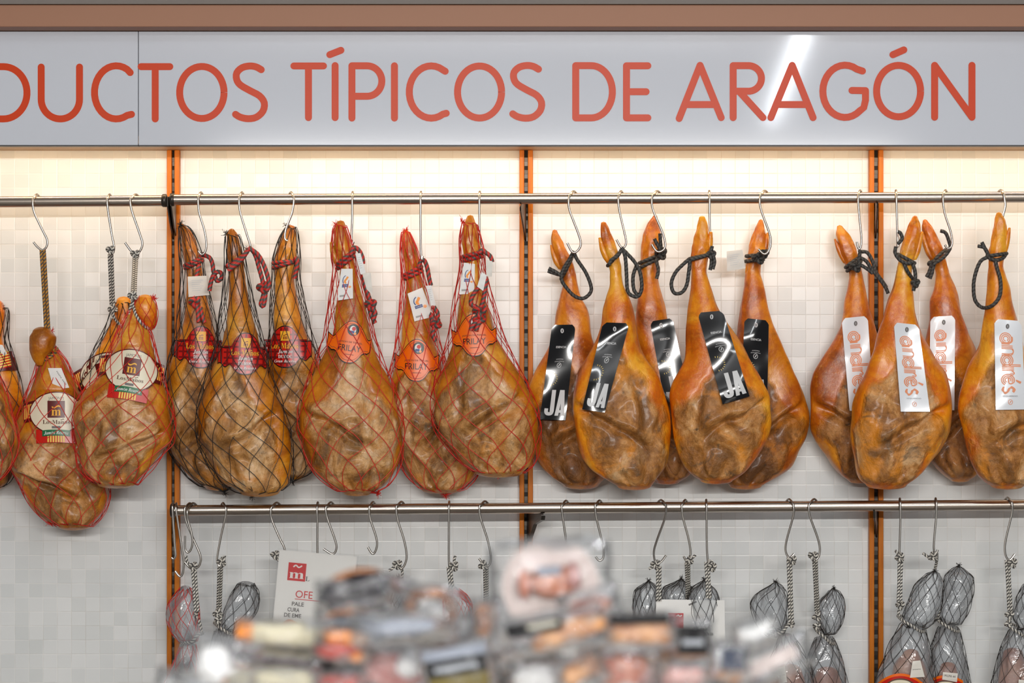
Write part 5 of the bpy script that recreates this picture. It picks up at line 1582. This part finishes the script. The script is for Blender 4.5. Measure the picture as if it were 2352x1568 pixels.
# ------------------------------------------------------------ offer sheet and small card
ps = empty('hanging_offer_sheet', W(720, 1520, .24), 'laminated white offer sheet with a red square logo hanging from the lower rail', 'sign')
def offer(c):
    th = math.atan2(16, 178)
    def q(px, py): return ((px - 642) * math.cos(th) + (py - 1262) * math.sin(th)) / 1.787, (-(px - 642) * math.sin(th) + (py - 1262) * math.cos(th)) / 1.787
    u, v = q(682, 1313)
    c.grid(u - 11.5, u + 11.5, v - 11.5, v + 11.5, 'inkred', 4)
    c.text(serif('m'), u, v + 8.5, 11.5, 'white', wfit=19)
    c.stroke([(u - 5, v - 6), (u - 2, v - 8.5), (u + 2, v - 6), (u + 6, v - 8.5)], .9, 'white')
    u, v = q(706, 1334); c.text(serif('L'), u, v, 6, 'grayink')
    u, v = q(698, 1373); c.text('OFE', u, v, 9.4, 'inkred', wfit=22); c.grid(u - 11.5, u + 22, v + 1.6, v + 2.4, 'inkred', 2)
    for x, y, s_, w_ in ((684, 1391, 'PALE', 15.5), (674, 1404, 'CURA', 15.5), (672, 1417, 'DE EME', 22)):
        u, v = q(x, y); c.text(s_, u, v, 5.0, 'grayink', bold=.02, wfit=w_)
    u, v = q(668, 1432)
    c.stroke([(u - 9, v + 2), (u - 3, v - 3), (u + 5, v - 1), (u + 12, v + 3)], 2.6, 'copper')
quad_tag(ps, [(642, 1262), (820, 1278), (797, 1530), (619, 1512)], lambda t: .236, 'white', 'sheet', offer, notch=False, bend=.002, seed=2)
quad_tag(ps, [(638, 1257), (824, 1274), (800, 1535), (615, 1516)], lambda t: .2385, 'laminate', 'laminate', None, notch=False, bend=.002, seed=2)
r = Rope('rope_white', 0.004); r.knot(632, 1274, KR, .010, .3); r.path([W(632, 1276, .218), W(645, 1280, .222), W(660, 1276, .225), W(655, 1268, .222), W(640, 1270, .219)]); r.build(ps, 'cord', 'white and black striped cord knot')
pc = empty('hanging_card', W(1585, 1500, .2), 'small white card tied in front of three netted bags', 'sign')
def small(c):
    s_ = 1.57
    q = lambda px, py: ((px - 1507) / s_, (py - 1376) / s_)
    u0, v0 = q(1535, 1407); u1, v1 = q(1570, 1442)
    c.grid(u0, u1, v0, v1, 'inkred', 3); u, v = q(1560, 1413)
    c.stroke([(u - 4, v + 1), (u - 1, v - 1), (u + 1, v + 1), (u + 4, v - 1)], .8, 'white')
    c.stroke([q(1582, 1388), q(1600, 1380)], 1.2, 'grayink')
quad_tag(pc, [(1507, 1376), (1664, 1378), (1666, 1500), (1505, 1498)], lambda t: .205, 'white', 'card', small, notch=False, bend=.001)

# ------------------------------------------------------------ the heap of packs on the counter in front
FA = 3.6
fk = K * (D - FA)
zc = CZ - 966 * fk
ct = empty('display_counter', (0, -FA - 0.1, 0), 'low display counter in front of the wall, under the heap of packs', 'counter')
mb = MB(); mb.box(-1.1, 1.1, -FA - .42, -FA + .28, 0.0, zc - 0.03); mb.build('body', M['white'], ct, smooth=False, bevel=.005)
mb = MB(); mb.box(-1.13, 1.13, -FA - .45, -FA + .31, zc - 0.029, zc); mb.build('top', mat('pale_worktop', srgb(190, 186, 180), .35), ct, smooth=False, bevel=.004)

FM = {}
def fm(c, rough=.35):
    if c not in FM: FM[c] = mat('pack_%d_%d_%d' % c, srgb(*c), rough)
    return FM[c]
def meaty(c1, c2, nm):
    m = mat(nm, rough=.35); t = NT(m); co = t.coords(True)
    t.l(t.ramp(t.noise(co, 28, 4, .6, .8), [(.35, srgb(*c1)), (.62, srgb(*c2))]), t.b.inputs['Base Color'])
    return m
MT = {'tan': meaty((146, 88, 42), (192, 140, 92), 'tan_sausage'), 'dark': meaty((14, 11, 15), (34, 28, 36), 'dark_salami'),
      'redbrown': meaty((46, 16, 10), (96, 42, 24), 'red_brown_salami'), 'salmon': meaty((140, 70, 46), (182, 124, 104), 'salmon_slices'),
      'pink': meaty((146, 88, 84), (182, 142, 136), 'pink_slices'), 'brown': meaty((92, 52, 22), (150, 96, 52), 'brown_ring'),
      'ham': meaty((112, 50, 22), (168, 98, 60), 'ham_slices')}
M['film_pack'] = plastic_mat('crumpled_pack_film', (0.98, 0.983, 0.987), 0.035, 22, 1.3, 1.0)


def pack(label, px, py, w, h, ang, a, items, film=True, thick=0.03, tilt=0.0, cat='pack', seed=0):
    """vacuum pack: crumpled clear pillow with its contents; items in px of the pack's own frame"""
    a = (3.53 if seed % 2 else 3.592) if seed < 60 else ((3.42 if seed % 2 else 3.475) if seed < 90 else 3.53)
    a = {11: 3.655, 22: 3.655, 20: 3.655, 73: 3.36}.get(seed, a)
    c0 = W(px, py, a)
    s_ = K * (D - a)
    ca, sa = math.cos(R(ang)), math.sin(R(ang))
    ct_, st = math.cos(R(tilt)), math.sin(R(tilt))
    def loc(u, v, d):                    # px right, px down, metres towards the viewer
        x, z = u * s_, -v * s_
        X, Z = x * ca + z * sa, -x * sa + z * ca
        return c0 + np.array([X, -d * ct_ + Z * st, Z * ct_ + d * st])
    e = empty('food_pack', loc(0, h / 2, 0), label, cat, 'packs heaped on the counter')
    for it in items:
        k, mm = it[0], it[1]
        mb = MB()
        if k == 'cap':                   # bent sausage: u, v, length, radius, angle, bend
            u, v, L, rad, an, bend = it[2:8]
            P, rr = [], []
            for t in np.linspace(-1, 1, 26):
                x, y = t * L / 2, bend * (1 - t * t)
                P.append(loc(u + x * math.cos(R(an)) - y * math.sin(R(an)), v + x * math.sin(R(an)) + y * math.cos(R(an)), 0.0 + (it[8] if len(it) > 8 else 0)))
                rr.append(rad * s_ * max(.12, (1 - abs(t) ** 6) ** .5) * (1 + .05 * math.sin(t * 9)))
            tube(mb, np.array(P), np.array(rr), 18)
            mb.build(it[9] if len(it) > 9 else 'sausage', mm, e)
        elif k == 'ring':
            u, v, ru, rv, rad = it[2:7]
            P = np.array([loc(u + ru * math.cos(t), v + rv * math.sin(t), .004 * math.sin(3 * t)) for t in np.linspace(0, 6.1, 50)])
            tube(mb, P, rad * s_, 16); mb.build('sausage_ring', mm, e)
        elif k == 'card':                # flat card u0,u1,v0,v1,depth
            u0, u1, v0, v1, d = it[2:7]
            G = np.array([[loc(u0 + (u1 - u0) * i / 8, v1 + (v0 - v1) * j / 4, d + .002 * math.sin(i * .8)) for j in range(5)] for i in range(9)])
            mb.grid(G)
            G2 = np.array([[loc(u0 + (u1 - u0) * i / 8, v0 + (v1 - v0) * j / 4, d - .0012 + .002 * math.sin(i * .8)) for j in range(5)] for i in range(9)])
            mb.grid(G2)
            mb.build(it[7] if len(it) > 7 else 'label', mm, e)
        elif k == 'disc':
            u, v, ru, rv, d = it[2:7]
            for sgn, dd in ((1, d), (-1, d - .002)):
                pts = [loc(u + ru * math.cos(t), v + rv * math.sin(t) * sgn, dd) for t in np.linspace(0, 2 * math.pi, 41)[:-1]]
                mb.add(pts, [tuple(range(40))[::-1]])
            mb.build(it[7] if len(it) > 7 else 'label', mm, e, smooth=False)
        elif k == 'blob':                # slices: u,v,ru,rv,thickness px
            u, v, ru, rv, th = it[2:7]
            G = []
            for i in range(17):
                f = math.pi * i / 16
                G.append([loc(u + ru * math.sin(f) ** .8 * math.cos(t) * (1 + .10 * nz(math.cos(t) * 2 + seed, math.sin(t) * 2, f)),
                              v + rv * math.sin(f) ** .8 * math.sin(t), math.cos(f) * th * s_) for t in np.linspace(0, 2 * math.pi, 33)[:-1]])
            mb.grid(np.array(G), closed=True); mb.build(it[7] if len(it) > 7 else 'slices', mm, e)
    if film:
        thick = max(thick * .95, .019)
        mb = MB()
        nx, ny = 44, 32
        for sgn in (1, -1):
            G = []
            for i in range(nx + 1):
                row = []
                for j in range(ny + 1):
                    u, v = -1 + 2 * i / nx, -1 + 2 * j / ny
                    e_ = (1 - abs(u) ** 3.5) * (1 - abs(v) ** 3.0)
                    cr = nz(u * 2.6 + seed * 3, v * 2.6, sgn) * .5 + nz(u * 7, v * 7 + seed, sgn * 2) * .28 + (abs(nz(u * 5 + seed, v * 5, 7)) * .4)
                    wob = 1 + .05 * nz(u * 3, v * 3, seed + 5)
                    row.append(loc(u * w / 2 * wob, v * h / 2 * wob, sgn * (thick * (max(e_, 0) ** .7) * (1.15 + cr * .25) + .0006) + .008 * nz(u * 2, v * 2, seed + 2)))
                G.append(row)
            mb.grid(np.array(G) if sgn < 0 else np.array(G)[:, ::-1])
        mb.build('clear_wrap', M['film_pack'], e)
    return e


gp = fm((178, 164, 160), .5)
blk, slate, gold_, cream_, gry = fm((20, 20, 22), .3), fm((50, 56, 72), .4), fm((96, 84, 30)), fm((186, 178, 150), .5), fm((128, 134, 146), .4)
wht, red_, org_, pur = fm((198, 198, 198), .5), fm((160, 40, 20)), fm((214, 128, 40)), fm((44, 24, 30))
# the layer underneath and behind, filling the heap down to the counter
for q_, (px_, py_, w_, h_, an_, mm_, lab_) in enumerate((
        (560, 1545, 190, 120, 6, 'redbrown', 'dark pack filling the bottom left corner of the heap'),
        (705, 1535, 190, 130, -5, 'dark', 'very dark pack behind the cream wrapped sausages'),
        (812, 1440, 190, 110, 8, 'grey', 'grey wrapped pack directly under the dark curved salami'),
        (880, 1500, 180, 110, -6, 'tan', 'tan sausage pack in the middle left, mostly covered'),
        (985, 1478, 170, 110, 12, 'redbrown', 'purplish brown pack under the sausage ring'),
        (1075, 1470, 150, 130, -14, 'white', 'whitish crumpled pack above the black and gold label'),
        (1165, 1430, 130, 120, 6, 'white', 'silvery white crumpled pack at the left foot of the domed package'),
        (1210, 1500, 160, 120, -8, 'dark', 'dark pack between the gold label and the tan sausage'),
        (1340, 1440, 180, 100, 5, 'grey', 'grey pack right under the domed package'),
        (1410, 1510, 160, 120, -10, 'brown', 'brown sausage pack in the middle right of the heap'),
        (1530, 1495, 160, 120, 8, 'tan', 'tan pack behind the square black label'),
        (1625, 1530, 150, 120, -6, 'white', 'white wrapped pack between the square black label and the slate label'),
        (1725, 1570, 160, 90, -14, 'brown', 'low brown pack at the right foot of the heap'),
        (1130, 1570, 170, 110, 4, 'tan', 'low tan pack under the gold label'),
        (430, 1580, 150, 80, 10, 'white', 'low white pack at the left foot of the heap'))):
    m_ = {'grey': gry, 'white': wht}.get(mm_) or MT[mm_]
    pack(lab_, px_, py_, w_, h_, an_, 3.44, [('cap', m_, 0, -h_ * .2, w_ * .8, h_ * .22, 3, -5), ('cap', m_, 4, h_ * .22, w_ * .78, h_ * .22, -2, -4)]
         if mm_ not in ('grey', 'white') else [('blob', m_, 0, 0, w_ * .4, h_ * .36, 26, 'wrapped_block')], thick=.03, seed=60 + q_)
for q_ in range(9):
    px_ = 520 + q_ * 152
    pack(('pack at the very bottom of the heap, resting on the counter'), px_, 1672, 142, 146, 0, 3.55,
         [('blob', (MT['brown'], wht, MT['dark'], gry, MT['tan'])[q_ % 5], 0, 0, 70, 60, 40, 'wrapped_block')], thick=.035, seed=90 + q_)
pack('large pack with a pale pinkish domed card on top and orange ham slices inside', 1265, 1340, 285, 215, -3, 3.50,
     [('disc', gp, 0, 10, 112, 112, -.012, 'domed_card'), ('blob', MT['ham'], 8, -4, 62, 38, 30), ('blob', MT['pink'], 52, -14, 16, 34, 36), ('blob', MT['salmon'], -62, 0, 16, 34, 20), ('card', gry, -30, 26, -44, -24, .018, 'sticker')], thick=.026, seed=1)
pack('pack of dark curved salami on top of the heap at left', 815, 1368, 180, 92, -6, 3.55,
     [('cap', MT['dark'], 0, -8, 160, 30, -8, -12), ('cap', MT['dark'], 8, 26, 150, 22, -4, -6), ('cap', MT['brown'], 0, -40, 130, 7, -8, -14)], thick=.02, seed=2)
pack('small pack of dark red brown salami beside the dark curved salami', 905, 1348, 92, 62, 12, 3.58,
     [('cap', MT['redbrown'], 0, -2, 74, 20, 4, -6)], thick=.016, seed=3)
pack('pack with a brown sausage ring left of the domed package', 985, 1398, 150, 120, 4, 3.56,
     [('ring', MT['brown'], 4, -2, 46, 38, 15), ('cap', MT['brown'], -26, 36, 110, 10, 6, 6)], thick=.018, seed=4)
pack('cream wrapped sausage with an orange end lying at the left of the heap', 655, 1456, 235, 74, 3, 3.55,
     [('cap', cream_, 10, 0, 205, 30, 0, 0), ('cap', org_, -92, 0, 40, 31, 0, 0, .002, 'end_wrap')], thick=.022, seed=5)
pack('orange and red pack right of the cream wrapped sausage', 785, 1478, 135, 86, 6, 3.56,
     [('cap', org_, 6, -12, 110, 18, 4, -4, 0, 'sausage'), ('blob', red_, -8, 18, 56, 22, 20, 'label_wrap'), ('blob', org_, 40, 26, 22, 14, 26)], thick=.02, seed=6)
pack('dark purple pack under the cream wrapped sausage', 635, 1512, 220, 52, 5, 3.59, [('cap', pur, 0, 0, 190, 22, 0, 0)], thick=.018, seed=7)
pack('cream pack at the bottom left of the heap', 605, 1560, 260, 62, 3, 3.62, [('cap', cream_, 0, 0, 230, 27, 0, 0), ('cap', org_, -100, -6, 46, 28, 0, 0, .002, 'end_wrap')], thick=.02, seed=8)
pack('bright red pack at the bottom edge of the heap', 780, 1566, 150, 60, -4, 3.62, [('blob', red_, 0, 4, 66, 26, 26, 'label_wrap')], thick=.02, seed=9)
pack('pack with a black label over a gold one, at the bottom middle', 1050, 1535, 175, 130, -9, 3.62,
     [('card', gry, -74, 74, -56, -32, .022, 'top_band'), ('card', blk, -70, 70, -30, 8, .023), ('card', gold_, -66, 70, 8, 60, .022, 'gold_label'), ('card', fm((150, 154, 160)), -50, 50, -16, -5, .0245, 'text_band'), ('blob', MT['brown'], 0, 20, 60, 40, 26)], thick=.017, seed=10)
pack('pack with a black label and tan sausage under the domed package', 1265, 1450, 250, 100, -10, 3.57,
     [('card', blk, -100, 30, -38, -8, .024), ('cap', MT['tan'], 40, 16, 180, 24, -10, -8), ('card', fm((176, 172, 160)), -50, 20, -30, -20, .0255, 'text_band')], thick=.02, seed=11)
pack('pack of tan sausage with a wide black label at its top, right of centre', 1468, 1448, 180, 92, -1, 3.57,
     [('card', blk, -70, 66, -44, -22, .024), ('cap', MT['tan'], 0, 12, 158, 26, 0, -8)], thick=.02, seed=12)
pack('pack with a square black label below the small white card', 1588, 1470, 105, 110, 2, 3.58,
     [('card', blk, -34, 36, -40, 26, .023), ('card', fm((150, 154, 160)), -26, 24, -8, 4, .0245, 'text_band'), ('blob', MT['tan'], 0, 30, 42, 22, 24)], thick=.018, seed=13)
pack('pack with a small slate blue label at the right of the heap', 1678, 1518, 96, 100, 3, 3.60,
     [('card', slate, -24, 26, -34, 14, .022), ('blob', MT['tan'], 2, 34, 36, 16, 22)], thick=.017, seed=14)
pack('pack of salmon coloured slices at the bottom right of centre', 1440, 1535, 160, 110, 4, 3.60, [('blob', MT['salmon'], -10, 6, 62, 46, 30), ('blob', MT['pink'], 46, 20, 24, 30, 32)], thick=.024, seed=15)
pack('pack of pale pink slices at the bottom, left of the slate label pack', 1568, 1552, 130, 80, -4, 3.62, [('blob', MT['pink'], 0, 4, 52, 30, 26)], thick=.02, seed=16)
pack('round white topped pack at the bottom, under the tan sausage', 1235, 1552, 160, 92, 0, 3.62, [('blob', wht, 0, 6, 66, 34, 34, 'white_lid')], thick=.026, seed=17)
pack('clear crumpled pack with a white flap sticking out at the right', 1735, 1450, 110, 70, -18, 3.58, [('card', wht, -40, 44, -16, 12, .01, 'paper_flap')], thick=.012, seed=18)
pack('flat clear pack lying at the right end of the heap', 1765, 1522, 210, 84, -24, 3.60, [('card', gp, -90, 70, -16, 16, 0, 'inner_card')], thick=.012, seed=19)
pack('empty looking crumpled clear pack at the left end of the heap', 500, 1530, 190, 150, 14, 3.60, [('blob', wht, -10, 0, 40, 48, 20, 'white_label')], thick=.026, seed=20)
pack('narrow pack of brown sausage between the ring pack and the domed package', 1110, 1425, 70, 104, 4, 3.58, [('cap', MT['brown'], 0, 0, 84, 18, 86, 2)], thick=.018, seed=21)
pack('silvery crumpled pack in the middle left of the heap', 920, 1440, 230, 84, -4, 3.60, [('blob', gry, 0, 0, 84, 20, 22, 'grey_label')], thick=.022, seed=22)
pack('crumpled pack with whitish pink slices left of the gold label pack', 905, 1535, 190, 120, 8, 3.63, [('blob', MT['pink'], 0, 6, 70, 44, 24), ('blob', wht, 30, -10, 34, 30, 34, 'white_label')], thick=.026, seed=23)
pack('clear pack of reddish slices under the domed package, right side', 1355, 1392, 150, 86, -14, 3.585, [('blob', MT['salmon'], 0, 0, 54, 22, 22)], thick=.02, seed=24)
pack('small clear pack with dark meat left of the black and tan pack', 1160, 1500, 120, 90, 10, 3.62, [('blob', MT['redbrown'], 0, 0, 36, 22, 20), ('blob', wht, -20, -14, 22, 20, 26, 'white_label')], thick=.022, seed=25)
pack('bottom pack of tan sausage between the salmon slices and the white topped pack', 1335, 1545, 120, 90, -30, 3.64, [('cap', MT['tan'], 0, 0, 100, 24, 0, -6)], thick=.022, seed=26)
